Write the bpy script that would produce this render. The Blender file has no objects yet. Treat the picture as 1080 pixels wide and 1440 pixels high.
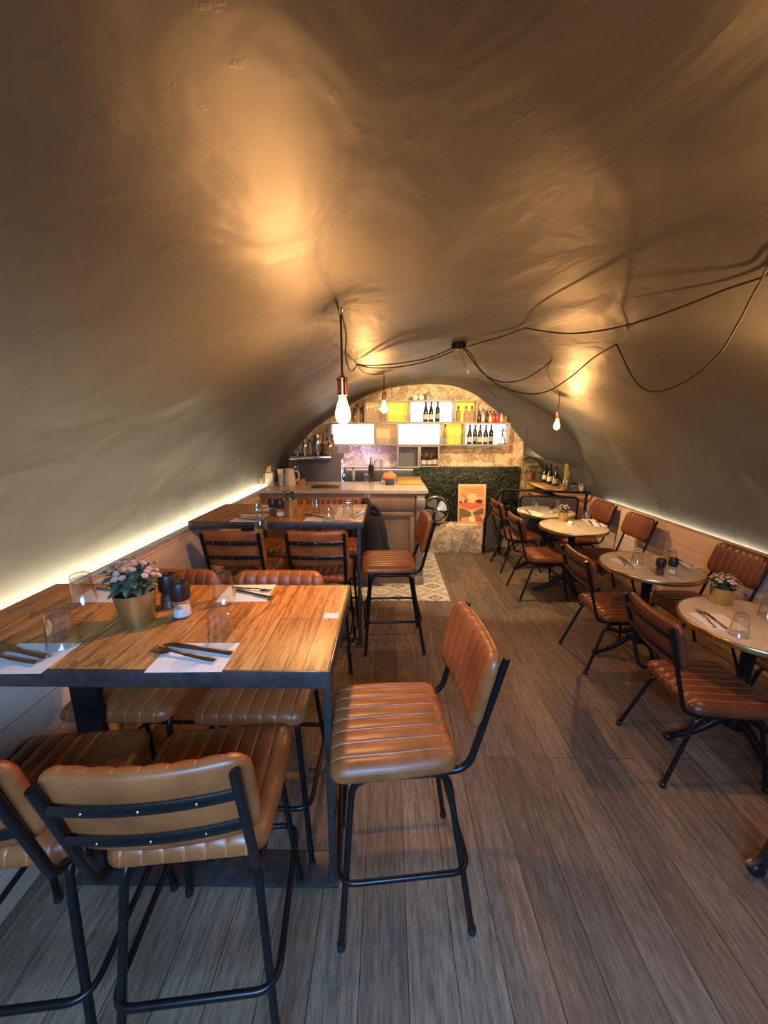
import bpy, bmesh, math, random
from mathutils import Vector, Matrix
PI = math.pi
SC = bpy.context.scene
COL = SC.collection

# ------------------------------------------------------------------ camera
F_PX, CAM_H = 540.0, 1.75
PITCH = math.atan(120/540.0)
YAW = math.radians(0.6214)
cam_d = bpy.data.cameras.new('camera'); cam_d.sensor_fit = 'HORIZONTAL'; cam_d.sensor_width = 36; cam_d.lens = 18
cam_d.clip_start = 0.02
cam = bpy.data.objects.new('camera', cam_d); COL.objects.link(cam)
cam.location = (0, 0, CAM_H); cam.rotation_euler = (PI/2-PITCH, 0, YAW)
SC.camera = cam

# ------------------------------------------------------------------ exposure, world
SC.view_settings.view_transform = 'Standard'; SC.view_settings.look = 'None'
SC.view_settings.exposure = 0.98; SC.view_settings.gamma = 1.0; SC.view_settings.use_curve_mapping = False
SC.cycles.max_bounces = 8; SC.cycles.transparent_max_bounces = 24
SC.cycles.caustics_reflective = False; SC.cycles.caustics_refractive = False
SC.cycles.sample_clamp_indirect = 4.0
W_ = bpy.data.worlds.new('world'); SC.world = W_; W_.use_nodes = True
W_.node_tree.nodes['Background'].inputs[0].default_value = (0.35, 0.55, 1.0, 1)
W_.node_tree.nodes['Background'].inputs[1].default_value = 0.15

# ------------------------------------------------------------------ lights
PEND_W = 27.0            # each pendant bulb
PEND_C = (1.0, 0.51, 0.215)
LED_L, LED_R = 26.0, 11.0
DAY_W = 52.0

def lamp(name, kind, loc, energy, color, size=0.05, sizey=None, rot=(0, 0, 0), spread=None):
    d = bpy.data.lights.new(name, kind); d.energy = energy; d.color = color
    if kind == 'AREA':
        d.size = size
        if sizey: d.shape = 'RECTANGLE'; d.size_y = sizey
        if spread: d.spread = spread
    else: d.shadow_soft_size = size
    o = bpy.data.objects.new(name, d); COL.objects.link(o); o.location = loc; o.rotation_euler = rot
    return o
# daylight coming in through the entrance behind the camera
lamp('daylight', 'AREA', (-0.3, -0.85, 2.05), DAY_W, (0.27, 0.53, 1.0), 1.9, .6, (math.radians(33), 0, 0), spread=math.radians(125))

# strip without a visible fixture, added under the shelf boxes to light the bar
lamp('added_shelf_strip', 'AREA', (.42, 5.24, 1.19), 4.5, (1, .80, .52), 2.2, .05, (math.radians(22), 0, 0))
lamp('cabinet_light', 'AREA', (-.32, 5.2, 1.32), 1.1, (.42, .36, 1.0), .35, .2, (math.radians(90), 0, 0))
lamp('stair_light', 'POINT', (2.08, 5.95, 1.0), 4.0, (1, .70, .36), .06)
lamp('added_bar_spot', 'SPOT', (.75, 3.75, 2.26), 75.0, (1, .76, .46), .05, rot=(math.radians(44), 0, math.radians(-12))).data.spot_size = 2.0  # spot with no visible fixture, added to brighten counter, plinth and rack
# ------------------------------------------------------------------ geometry helpers
def cam_ray(x, y):
    a = (x-540)/F_PX; b = (y-720)/F_PX
    cp, sp, cy, sy = math.cos(PITCH), math.sin(PITCH), math.cos(YAW), math.sin(YAW)
    f = cp-b*sp; z = -(sp+b*cp)
    return (a*cy-f*sy, a*sy+f*cy, z)
def at_z(x, y, z):
    r = cam_ray(x, y); t = (z-CAM_H)/r[2]; return (r[0]*t, r[1]*t, z)
def at_y(x, y, Y):
    r = cam_ray(x, y); t = Y/r[1]; return (r[0]*t, Y, CAM_H+r[2]*t)

class MB:
    def __init__(s): s.bm = bmesh.new()
    def box(s, c, d, rz=0, bevel=0.0, M=None):
        r = bmesh.ops.create_cube(s.bm, size=1)
        vs = r['verts']
        for v in vs: v.co = Vector((v.co.x*d[0], v.co.y*d[1], v.co.z*d[2]))
        if bevel > 0:
            es = list({e for v in vs for e in v.link_edges})
            rr = bmesh.ops.bevel(s.bm, geom=es, offset=bevel, segments=2, affect='EDGES', profile=0.5)
            vs = list({v for f in rr['faces'] for v in f.verts} | {v for v in vs if v.is_valid})
        T = Matrix.Translation(Vector(c)) @ Matrix.Rotation(rz, 4, 'Z')
        if M is not None: T = M @ T
        for v in vs: v.co = T @ v.co
        return s
    def tube(s, pts, r, n=10, closed=False, cap=True, flat=None, thin=None):
        P = [Vector(p) for p in pts]; m = len(P)
        rad = r if isinstance(r, (list, tuple)) else [r]*m
        rings = []; up = None
        for i in range(m):
            if closed: t = (P[(i+1) % m]-P[i-1])
            else: t = (P[min(i+1, m-1)]-P[max(i-1, 0)])
            if t.length < 1e-9: t = Vector((0, 0, 1))
            t.normalize()
            if up is None:
                a = Vector((0, 0, 1)) if abs(t.z) < .9 else Vector((1, 0, 0))
                up = (a-t*a.dot(t)).normalized()
            else:
                up = (up-t*up.dot(t))
                if up.length < 1e-6: up = t.orthogonal()
                up.normalize()
            sd = t.cross(up)
            ring = []
            for k in range(n):
                an = 2*PI*k/n; ca, sa = math.cos(an), math.sin(an)
                if flat: ca *= flat
                if thin: sa *= thin
                ring.append(s.bm.verts.new(P[i]+up*ca*rad[i]+sd*sa*rad[i]))
            rings.append(ring)
        for i in range(m if closed else m-1):
            A, B = rings[i], rings[(i+1) % m]
            for k in range(n):
                try: s.bm.faces.new((A[k], A[(k+1) % n], B[(k+1) % n], B[k]))
                except ValueError: pass
        if cap and not closed:
            s.bm.faces.new(rings[0][::-1]); s.bm.faces.new(rings[-1])
        return s
    def lathe(s, prof, c=(0, 0, 0), n=24, M=None):
        rings = []
        c = Vector(c)
        for (r, z) in prof:
            if r < 1e-6: rings.append([s.bm.verts.new(c+Vector((0, 0, z)))])
            else: rings.append([s.bm.verts.new(c+Vector((r*math.cos(2*PI*k/n), r*math.sin(2*PI*k/n), z))) for k in range(n)])
        if M is not None:
            for R in rings:
                for v in R: v.co = M @ v.co
        for A, B in zip(rings, rings[1:]):
            for k in range(n):
                a0, a1 = A[k % len(A)], A[(k+1) % len(A)]; b0, b1 = B[k % len(B)], B[(k+1) % len(B)]
                vs = []
                for v in (a0, a1, b1, b0):
                    if v not in vs: vs.append(v)
                if len(vs) > 2:
                    try: s.bm.faces.new(vs)
                    except ValueError: pass
        return s
    def prism(s, poly, z0, z1, M=None):
        a = [s.bm.verts.new((x, y, z0)) for x, y in poly]; b = [s.bm.verts.new((x, y, z1)) for x, y in poly]
        n = len(poly)
        for k in range(n): s.bm.faces.new((a[k], a[(k+1) % n], b[(k+1) % n], b[k]))
        s.bm.faces.new(a[::-1]); s.bm.faces.new(b)
        if M is not None:
            for v in a+b: v.co = M @ v.co
        return s
    def ball(s, c, r, sc=(1, 1, 1), sub=2):
        q = bmesh.ops.create_icosphere(s.bm, subdivisions=sub, radius=r)
        for v in q['verts']: v.co = Vector((v.co.x*sc[0], v.co.y*sc[1], v.co.z*sc[2]))+Vector(c)
        return s
    def grid(s, rows):
        V = [[s.bm.verts.new(p) for p in row] for row in rows]
        for A, B in zip(V, V[1:]):
            for k in range(len(A)-1): s.bm.faces.new((A[k], A[k+1], B[k+1], B[k]))
        return V
    def build(s, name, mat, parent=None, ang=0.7, smooth=True, normals=True):
        if normals: bmesh.ops.recalc_face_normals(s.bm, faces=s.bm.faces)
        me = bpy.data.meshes.new(name); s.bm.to_mesh(me); s.bm.free()
        me.materials.append(mat)
        if smooth:
            me.shade_smooth(); me.set_sharp_from_angle(angle=ang)
        o = bpy.data.objects.new(name, me); COL.objects.link(o)
        if parent: o.parent = parent
        return o

def fillet(pts, r, n=6, closed=False):
    P = [Vector(p) for p in pts]; out = []; m = len(P)
    for i in range(m):
        if not closed and i in (0, m-1): out.append(P[i]); continue
        a, b, c = P[i-1], P[i], P[(i+1) % m]
        u = (a-b); v = (c-b); rr = min(r, u.length*.48, v.length*.48)
        p0 = b+u.normalized()*rr; p1 = b+v.normalized()*rr
        for k in range(n+1):
            t = k/n; out.append(p0*(1-t)**2+b*2*t*(1-t)+p1*t*t)
    return out
def spline(pts, n=6):
    P = [Vector(p) for p in pts]; out = []
    for i in range(len(P)-1):
        a = P[max(i-1, 0)]; b = P[i]; c = P[i+1]; d = P[min(i+2, len(P)-1)]
        for k in range(n):
            t = k/n
            out.append(0.5*((2*b)+(c-a)*t+(2*a-5*b+4*c-d)*t*t+(3*b-a-3*c+d)*t**3))
    out.append(P[-1]); return out

def thing(name, label, cat, loc=(0, 0, 0), rz=0, group=None):
    o = bpy.data.objects.new(name, None); COL.objects.link(o); o.empty_display_size = .1
    o.location = loc; o.rotation_euler = (0, 0, rz); return tag(o, label, cat, group)
def tag(o, label, cat, group=None):
    o['label'] = label; o['category'] = cat
    if group: o['group'] = group
    return o
def struct(o): o['kind'] = 'structure'; return o
def dup(root, label, loc, rz=None, group=None, scale=None):
    r = root.copy(); COL.objects.link(r); r.location = loc
    if rz is not None: r.rotation_euler = (0, 0, rz)
    if scale is not None: r.scale = scale if isinstance(scale, tuple) else (scale,)*3
    r['label'] = label
    if group: r['group'] = group
    for ch in list(root.children):
        c = ch.copy(); COL.objects.link(c); c.parent = r
        for g in list(ch.children):
            d = g.copy(); COL.objects.link(d); d.parent = c
    return r

# ------------------------------------------------------------------ materials
class NT:
    def __init__(s, name):
        s.m = bpy.data.materials.new(name); s.m.use_nodes = True
        s.t = s.m.node_tree; s.b = s.t.nodes['Principled BSDF']; s.out = s.t.nodes['Material Output']
    def n(s, typ, **kw):
        q = s.t.nodes.new(typ)
        for k, v in kw.items():
            if k.startswith('i_'): q.inputs[k[2:].replace('_', ' ')].default_value = v
            else: setattr(q, k, v)
        return q
    def l(s, a, b): s.t.links.new(a, b)
    def coord(s, scale=(1, 1, 1), rot=(0, 0, 0), loc=(0, 0, 0), kind='Object'):
        c = s.n('ShaderNodeTexCoord'); mp = s.n('ShaderNodeMapping'); s.l(c.outputs[kind], mp.inputs[0])
        mp.inputs['Scale'].default_value = scale; mp.inputs['Rotation'].default_value = rot; mp.inputs['Location'].default_value = loc
        return mp.outputs[0]
    def noise(s, vec, scale, detail=4, rough=.5, dist=0):
        q = s.n('ShaderNodeTexNoise'); s.l(vec, q.inputs['Vector'])
        q.inputs['Scale'].default_value = scale; q.inputs['Detail'].default_value = detail
        q.inputs['Roughness'].default_value = rough; q.inputs['Distortion'].default_value = dist
        return q.outputs[0]
    def ramp(s, fac, stops):
        q = s.n('ShaderNodeValToRGB'); s.l(fac, q.inputs[0]); e = q.color_ramp.elements
        while len(e) < len(stops): e.new(.5)
        for k, (p, c) in enumerate(stops): e[k].position = p; e[k].color = (*c, 1)
        return q.outputs[0]
    def mix(s, fac, a, b, mode='MIX'):
        q = s.n('ShaderNodeMix', data_type='RGBA', blend_type=mode)
        for sock, v in ((q.inputs[0], fac), (q.inputs[6], a), (q.inputs[7], b)):
            if isinstance(v, (int, float)): sock.default_value = v
            elif isinstance(v, tuple): sock.default_value = (*v, 1)
            else: s.l(v, sock)
        return q.outputs[2]
    def math(s, op, a, b=0.0, c=0.0):
        q = s.n('ShaderNodeMath', operation=op)
        for k, v in enumerate((a, b, c)):
            if isinstance(v, (int, float)): q.inputs[k].default_value = v
            else: s.l(v, q.inputs[k])
        return q.outputs[0]
    def bump(s, h, strength=.3, dist=.01, chain=None):
        q = s.n('ShaderNodeBump'); q.inputs['Strength'].default_value = strength; q.inputs['Distance'].default_value = dist
        s.l(h, q.inputs['Height'])
        if chain is not None: s.l(chain, q.inputs['Normal'])
        s.l(q.outputs[0], s.b.inputs['Normal']); return q.outputs[0]
    def set(s, color=None, rough=None, metal=None, spec=None, coat=None):
        if color is not None:
            if isinstance(color, tuple): s.b.inputs['Base Color'].default_value = (*color, 1)
            else: s.l(color, s.b.inputs['Base Color'])
        if rough is not None:
            if isinstance(rough, (int, float)): s.b.inputs['Roughness'].default_value = rough
            else: s.l(rough, s.b.inputs['Roughness'])
        if metal is not None: s.b.inputs['Metallic'].default_value = metal
        if spec is not None: s.b.inputs['Specular IOR Level'].default_value = spec
        if coat is not None: s.b.inputs['Coat Weight'].default_value = coat
        return s.m

def mottled(name, c, rough=.5, metal=0, var=.25, scale=9, bump=0.0, spec=None, stretch=(1, 1, 1), coat=None):
    t = NT(name); v = t.coord(stretch)
    n = t.noise(v, scale, 4, .6)
    lo = tuple(x*(1-var) for x in c); hi = tuple(min(1, x*(1+var)) for x in c)
    m = t.set(t.ramp(n, [(.3, lo), (.7, hi)]), rough, metal, spec, coat)
    if bump: t.bump(t.noise(v, scale*6, 3), bump, .004)
    return m
def emit(name, c, s, base=(.8, .8, .8)):
    t = NT(name); t.set(base, .5); t.b.inputs['Emission Color'].default_value = (*c, 1); t.b.inputs['Emission Strength'].default_value = s
    return t.m
def thin_glass(name, tint=(.97, .98, .98), ior=1.45, base_refl=0.02):
    t = NT(name); t.t.nodes.remove(t.b)
    tr = t.n('ShaderNodeBsdfTransparent')
    lw0 = t.n('ShaderNodeLayerWeight'); lw0.inputs[0].default_value = .5
    t.l(t.ramp(lw0.outputs['Facing'], [(.55, tint), (.97, tuple(x*.55 for x in tint))]), tr.inputs[0])
    gl = t.n('ShaderNodeBsdfGlossy'); gl.inputs[0].default_value = (1, 1, 1, 1); gl.inputs['Roughness'].default_value = .03
    lw = t.n('ShaderNodeLayerWeight'); lw.inputs[0].default_value = .5
    f = t.math('MULTIPLY_ADD', t.math('POWER', lw.outputs['Facing'], 3.0), .75, .045+base_refl)
    mx = t.n('ShaderNodeMixShader'); t.l(f, mx.inputs[0]); t.l(tr.outputs[0], mx.inputs[1]); t.l(gl.outputs[0], mx.inputs[2])
    t.l(mx.outputs[0], t.out.inputs[0]); return t.m

def m_floor():
    t = NT('dark oak planks'); v = t.coord(rot=(0, 0, PI/2), loc=(0, .563, 0))
    # bricks: length along world Y
    br = t.n('ShaderNodeTexBrick', offset=.37, offset_frequency=2, squash=1)
    t.l(v, br.inputs['Vector'])
    for k, val in (('Scale', 1), ('Mortar Size', .0016), ('Mortar Smooth', .2), ('Bias', 0), ('Brick Width', 1.75), ('Row Height', .158)): br.inputs[k].default_value = val
    br.inputs['Color1'].default_value = (0, 0, 0, 1); br.inputs['Color2'].default_value = (1, 1, 1, 1); br.inputs['Mortar'].default_value = (.5, .5, .5, 1)
    g = t.coord((16, 1.3, 1)); gn = t.noise(g, 3.0, 8, .68, .5)
    g2 = t.coord((38, 3.0, 1)); gf = t.noise(g2, 4.5, 5, .7, .2)
    big = t.noise(t.coord(), 1.1, 4, .6)
    base = t.mix(br.outputs[0], (.118, .083, .055), (.200, .143, .095))
    grain = t.ramp(gn, [(.3, (.36, .34, .33)), (.62, (1.3, 1.28, 1.25))])
    fine = t.ramp(gf, [(.36, (.5, .48, .46)), (.56, (1.2, 1.2, 1.2))])
    c = t.mix(.75, base, grain, 'MULTIPLY'); c = t.mix(.7, c, fine, 'MULTIPLY')
    c = t.mix(.5, c, t.ramp(big, [(.3, (.7, .7, .7)), (.7, (1.2, 1.2, 1.2))]), 'MULTIPLY')
    c = t.mix(br.outputs['Fac'], c, (.02, .014, .01))
    rg = t.math('MULTIPLY_ADD', gn, .22, .36)
    t.set(c, rg, 0, .4)
    h = t.math('SUBTRACT', t.math('MULTIPLY', gf, .35), br.outputs['Fac'])
    t.bump(h, .32, .003); return t.m

def m_vault():
    t = NT('grey painted plaster'); v = t.coord()
    n = t.noise(v, 1.6, 5, .6)
    c = t.ramp(n, [(.3, (.066, .068, .069)), (.7, (.086, .087, .087))])
    t.set(c, .50, 0, .6)
    st = t.noise(t.coord((1.5, 1.0, 1.0)), 2.4, 3, .5, .6)
    b1 = t.bump(st, .28, .05)
    pits = t.noise(v, 22, 4, .6)
    pr = t.ramp(pits, [(.62, (0, 0, 0)), (.72, (1, 1, 1))])
    b2 = t.bump(t.noise(v, 38, 3), .12, .004, b1)
    t.bump(pr, .13, .004, b2)
    return t.m

def m_boards(name, c, axis='Y'):
    t = NT(name)
    # horizontal boards along Y, rows in Z
    tc = t.n('ShaderNodeTexCoord'); sep = t.n('ShaderNodeSeparateXYZ'); t.l(tc.outputs['Object'], sep.inputs[0])
    cmb = t.n('ShaderNodeCombineXYZ'); t.l(sep.outputs[1], cmb.inputs[0]); t.l(sep.outputs[2], cmb.inputs[1])
    br = t.n('ShaderNodeTexBrick', offset=.5); t.l(cmb.outputs[0], br.inputs['Vector'])
    for k, val in (('Scale', 1), ('Mortar Size', .003), ('Mortar Smooth', .3), ('Brick Width', 3.1), ('Row Height', .17)): br.inputs[k].default_value = val
    br.inputs['Color1'].default_value = (*[x*.94 for x in c], 1); br.inputs['Color2'].default_value = (*c, 1)
    br.inputs['Mortar'].default_value = (*[x*.5 for x in c], 1)
    n = t.noise(t.coord((1, .25, 3)), 5, 5, .6)
    col = t.mix(.5, br.outputs[0], t.ramp(n, [(.3, (.82, .8, .78)), (.7, (1.08, 1.08, 1.08))]), 'MULTIPLY')
    t.set(col, .5, 0, .35); t.bump(t.math('SUBTRACT', t.math('MULTIPLY', n, .2), br.outputs['Fac']), .4, .004)
    return t.m

def m_tabletop(name, tint):
    t = NT(name); v = t.coord(rot=(0, 0, PI/2))
    br = t.n('ShaderNodeTexBrick', offset=.43); t.l(v, br.inputs['Vector'])
    for k, val in (('Scale', 1), ('Mortar Size', .0012), ('Mortar Smooth', .1), ('Brick Width', 1.3), ('Row Height', .135)): br.inputs[k].default_value = val
    br.inputs['Color1'].default_value = (0, 0, 0, 1); br.inputs['Color2'].default_value = (1, 1, 1, 1); br.inputs['Mortar'].default_value = (.3, .3, .3, 1)
    g = t.noise(t.coord((14, 1.2, 1), rot=(0, 0, .05)), 3.0, 8, .72, .8)
    g2 = t.noise(t.coord((60, 3.5, 1)), 3, 5, .7, .3)
    kn = t.noise(t.coord((7, 2.2, 1)), 2.1, 3, .5, 1.5)
    a = t.mix(br.outputs[0], tuple(x*.72 for x in tint), tint)
    c = t.mix(.85, a, t.ramp(g, [(.36, (.30, .22, .16)), (.47, (.85, .8, .76)), (.66, (1.4, 1.4, 1.3))]), 'MULTIPLY')
    c = t.mix(.6, c, t.ramp(g2, [(.38, (.42, .34, .28)), (.5, (1.1, 1.1, 1.1))]), 'MULTIPLY')
    c = t.mix(t.ramp(kn, [(.62, (0, 0, 0)), (.66, (.8, .8, .8))]), c, tuple(x*.3 for x in tint))
    c = t.mix(br.outputs['Fac'], c, (.03, .015, .006))
    t.set(c, .42, 0, .45); t.bump(t.math('SUBTRACT', t.math('MULTIPLY', g2, .4), br.outputs['Fac']), .15, .002); return t.m

def m_leather(name, c):
    t = NT(name); v = t.coord()
    n = t.noise(v, 7, 5, .6); f = t.noise(v, 60, 4, .65)
    col = t.ramp(n, [(.28, tuple(x*.62 for x in c)), (.5, c), (.75, tuple(min(1, x*1.3) for x in c))])
    t.set(col, t.math('MULTIPLY_ADD', f, .2, .27), 0, .5)
    vo = t.n('ShaderNodeTexVoronoi', feature='DISTANCE_TO_EDGE'); t.l(v, vo.inputs['Vector']); vo.inputs['Scale'].default_value = 260
    t.bump(t.math('ADD', t.math('MULTIPLY', vo.outputs[0], .5), n), .1, .003); return t.m

def m_marble():
    t = NT('beige marble'); v = t.coord()
    n = t.noise(v, 6, 7, .65, 1.2); s = t.noise(v, 60, 3, .5)
    c = t.ramp(n, [(.25, (.46, .40, .295)), (.55, (.57, .505, .385)), (.8, (.65, .59, .47))])
    c = t.mix(.25, c, t.ramp(s, [(.35, (.7, .68, .62)), (.65, (1.1, 1.1, 1.1))]), 'MULTIPLY')
    return t.set(c, .12, 0, .5)

def m_toile(name, a, b):
    t = NT(name); tc = t.n('ShaderNodeTexCoord'); sep = t.n('ShaderNodeSeparateXYZ'); t.l(tc.outputs['Object'], sep.inputs[0])
    cmb = t.n('ShaderNodeCombineXYZ'); t.l(sep.outputs[0], cmb.inputs[0]); t.l(sep.outputs[2], cmb.inputs[1])
    n = t.noise(cmb.outputs[0], 5.0, 4, .6, 1.6); w = t.noise(cmb.outputs[0], 12, 5, .7, 2.5)
    d = t.ramp(n, [(.46, (0, 0, 0)), (.52, (1, 1, 1))]); e = t.ramp(w, [(.49, (0, 0, 0)), (.55, (1, 1, 1))])
    f = t.mix(.45, d, e)
    return t.set(t.mix(f, a, b), .6, 0, .2)

def m_tiles():
    t = NT('patterned cement tiles'); tc = t.n('ShaderNodeTexCoord'); sep = t.n('ShaderNodeSeparateXYZ'); t.l(tc.outputs['Object'], sep.inputs[0])
    def tri(x, p):   # distance to the nearest cell centre, 0..1
        f = t.math('FRACT', t.math('DIVIDE', x, p)); return t.math('MULTIPLY', t.math('ABSOLUTE', t.math('SUBTRACT', f, .5)), 2.0)
    ax = tri(t.math('ADD', sep.outputs[0], .085), .39); ay = tri(t.math('ADD', sep.outputs[1], .02), .30)
    d = t.math('MULTIPLY', t.math('ADD', ax, ay), .5)
    q = t.n('ShaderNodeValToRGB'); t.l(d, q.inputs[0]); e = q.color_ramp; e.interpolation = 'CONSTANT'
    cream, grey, brown, dk = (.66, .60, .47), (.30, .27, .21), (.13, .09, .055), (.035, .028, .022)
    st = [(0, brown), (.06, cream), (.13, dk), (.19, cream), (.22, brown), (.25, cream), (.45, grey), (.52, cream), (.61, dk), (.65, cream), (.84, grey), (.90, cream)]
    while len(e.elements) < len(st): e.elements.new(.5)
    for k, (p, c) in enumerate(st): e.elements[k].position = p; e.elements[k].color = (*c, 1)
    n = t.noise(t.coord(), 8, 5, .6)
    c = t.mix(.5, q.outputs[0], t.ramp(n, [(.3, (.75, .72, .68)), (.7, (1.1, 1.1, 1.1))]), 'MULTIPLY')
    return t.set(c, .4, 0, .4)

def m_oldwood(name, c, stretch=(1, 1, .12), rough=.5):
    t = NT(name); g = t.noise(t.coord(stretch), 14, 7, .68, .6); b = t.noise(t.coord(), 3.2, 4, .6)
    col = t.mix(.7, c, t.ramp(g, [(.3, (.6, .57, .53)), (.7, (1.2, 1.2, 1.18))]), 'MULTIPLY')
    col = t.mix(.6, col, t.ramp(b, [(.3, (.72, .7, .68)), (.7, (1.15, 1.15, 1.15))]), 'MULTIPLY')
    t.set(col, rough, 0, .35); t.bump(g, .12, .003); return t.m

M = {}
M['floor'] = m_floor(); M['vault'] = m_vault()
M['wains'] = m_boards('pinkish painted boards', (.72, .545, .40))
M['ledge'] = mottled('pale ledge wood', (.42, .33, .25), .5)
M['wood_top'] = m_tabletop('reclaimed honey wood', (.58, .265, .072))
M['leather'] = m_leather('cognac leather', (.275, .088, .024))
M['leather_red'] = m_leather('chestnut leather', (.135, .039, .015))
M['seam'] = m_leather('worn pale leather seams', (.40, .17, .065))
M['leather_back'] = m_leather('smooth tan leather', (.36, .15, .055))
M['black'] = mottled('black powder coated steel', (.014, .014, .016), .33, .55, .2, 14, spec=.5)
M['steel'] = mottled('raw dark steel', (.085, .085, .083), .42, .75, .35, 22, .05)
M['chrome'] = mottled('polished steel', (.62, .6, .57), .18, 1, .1, 20)
M['cutlery'] = mottled('brushed cutlery steel', (.42, .39, .36), .22, 1, .12, 40)
M['blade'] = mottled('satin fan blade metal', (.55, .50, .38), .38, .8, .25, 9)
M['brass'] = mottled('brushed brass', (.62, .45, .18), .3, 1, .15, 30, stretch=(1, 1, .1))
M['pot'] = mottled('pale gold metal', (.58, .47, .22), .33, .9, .1, 12, stretch=(4, 4, .3))
M['copper'] = mottled('copper', (.62, .27, .13), .28, 1, .12, 20)
M['iron'] = mottled('black cast iron', (.016, .014, .013), .42, .5, .3, 25, .15)
M['marble'] = m_marble()
M['glass'] = thin_glass('clear glass'); M['bulb_glass'] = thin_glass('amber bulb glass', (1.0, .90, .70), 1.4, .0)
_t = M['bulb_glass'].node_tree; _o = [n for n in _t.nodes if n.type == 'OUTPUT_MATERIAL'][0]; _s = _o.inputs[0].links[0].from_socket
_e = _t.nodes.new('ShaderNodeEmission'); _e.inputs[0].default_value = (1, .56, .15, 1); _e.inputs[1].default_value = 2.6
_a = _t.nodes.new('ShaderNodeAddShader'); _t.links.new(_s, _a.inputs[0]); _t.links.new(_e.outputs[0], _a.inputs[1]); _t.links.new(_a.outputs[0], _o.inputs[0])
M['paper'] = mottled('white paper napkin', (.72, .70, .66), .8, 0, .05, 30, .08)
M['salt'] = mottled('white salt', (.82, .8, .76), .8, 0, .08, 120, .3)
M['pepper'] = mottled('peppercorns', (.05, .035, .028), .6, 0, .7, 160, .5)
M['matte_black'] = mottled('matte black plastic', (.012, .012, .013), .42, 0, .2, 20)
M['leaf'] = mottled('dusty green leaves', (.13, .17, .095), .55, 0, .4, 30)
M['petal'] = mottled('pale pink petals', (.62, .43, .36), .6, 0, .2, 40)
M['soil'] = mottled('dark soil', (.03, .02, .014), .9, 0, .4, 80, .4)
M['toile'] = m_toile('beige toile wallpaper', (.72, .59, .38), (.34, .235, .12))
M['toile_grey'] = m_toile('grey toile wallpaper', (.60, .54, .47), (.36, .31, .27))
M['moss'] = mottled('dark green foliage', (.026, .030, .011), .7, 0, .6, 25)
M['tiles'] = m_tiles()
M['counter_wood'] = m_oldwood('worn oak counter panel', (.285, .19, .115))
M['counter_top'] = mottled('pale stone counter top', (.52, .46, .38), .22, 0, .12, 14)
M['grey_wood'] = m_oldwood('greyed wood', (.3, .26, .21))
M['white_box'] = mottled('white lacquered shelf', (.40, .37, .32), .4, 0, .05, 10)
M['grey_box'] = mottled('grey lacquered shelf', (.42, .41, .38), .4, 0, .05, 10)
M['brown_box'] = m_oldwood('brown shelf wood', (.22, .13, .075))
M['lit_white'] = emit('backlit white panel', (1, .96, .88), .95)
M['lit_yellow'] = emit('backlit yellow panel', (1, .66, .06), .5, (.78, .55, .06))
M['lit_amber'] = emit('backlit amber panel', (1, .50, .18), .22, (.62, .40, .22))
M['led'] = emit('led strip', (1, .90, .60), 33.0)
M['led_r'] = emit('cool led strip', (1, .90, .66), 14.0)
M['filament'] = emit('glowing filament', (1, .58, .18), 90.0)
M['blue_led'] = emit('blue led', (.12, .2, 1), 2.2)
M['wine'] = mottled('dark green bottle glass', (.012, .016, .010), .12, 0, .2, 10, spec=.7)
M['amber_bottle'] = mottled('amber bottle glass', (.30, .13, .03), .14, 0, .2, 10, spec=.7)
M['brown_bottle'] = mottled('brown bottle glass', (.045, .02, .01), .14, 0, .2, 10, spec=.7)
M['pink_bottle'] = mottled('rose bottle glass', (.55, .25, .18), .2, 0, .15, 10, spec=.6)
M['olive_bottle'] = mottled('olive bottle glass', (.33, .24, .04), .14, 0, .2, 10, spec=.7)
M['clear_bottle'] = mottled('clear spirit bottle', (.40, .36, .30), .1, 0, .25, 14, spec=.8)
M['red_bottle'] = mottled('red glazed bottle', (.5, .03, .02), .25, 0, .1, 10)
M['label'] = mottled('cream paper label', (.62, .56, .46), .7, 0, .12, 60)
M['label_grey'] = mottled('grey paper label', (.33, .31, .28), .7, 0, .2, 60)
M['foil'] = mottled('dark bottle foil', (.03, .025, .025), .3, .4, .2, 20)
M['fridge'] = mottled('dark grey painted steel', (.065, .062, .058), .45, .2, .15, 6)
M['cloth_black'] = mottled('black wool coat', (.012, .011, .013), .85, 0, .3, 50, .2)
M['orange_cloth'] = mottled('orange cloth', (.62, .22, .09), .8, 0, .15, 20)
M['board'] = m_oldwood('yellow chopping board wood', (.62, .36, .10), (.2, 1, 1))
M['navy'] = mottled('dark blue plastic', (.035, .03, .075), .5)
M['kraft'] = mottled('kraft paper', (.40, .25, .14), .7, 0, .15, 20)
M['cream'] = mottled('cream plastic', (.62, .55, .43), .45, 0, .06, 12)
M['pine'] = m_oldwood('warm pine board', (.50, .27, .11))
M['terracotta'] = mottled('terracotta', (.42, .17, .075), .7, 0, .15, 20)
M['cactus'] = mottled('yellow green cactus skin', (.30, .27, .075), .6, 0, .2, 20)
M['chalk'] = mottled('white chalk', (.75, .73, .68), .9)
M['slate'] = mottled('black slate', (.015, .015, .015), .7)
M['cable'] = mottled('brown fabric cable', (.025, .016, .010), .7, 0, .3, 60)

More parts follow.
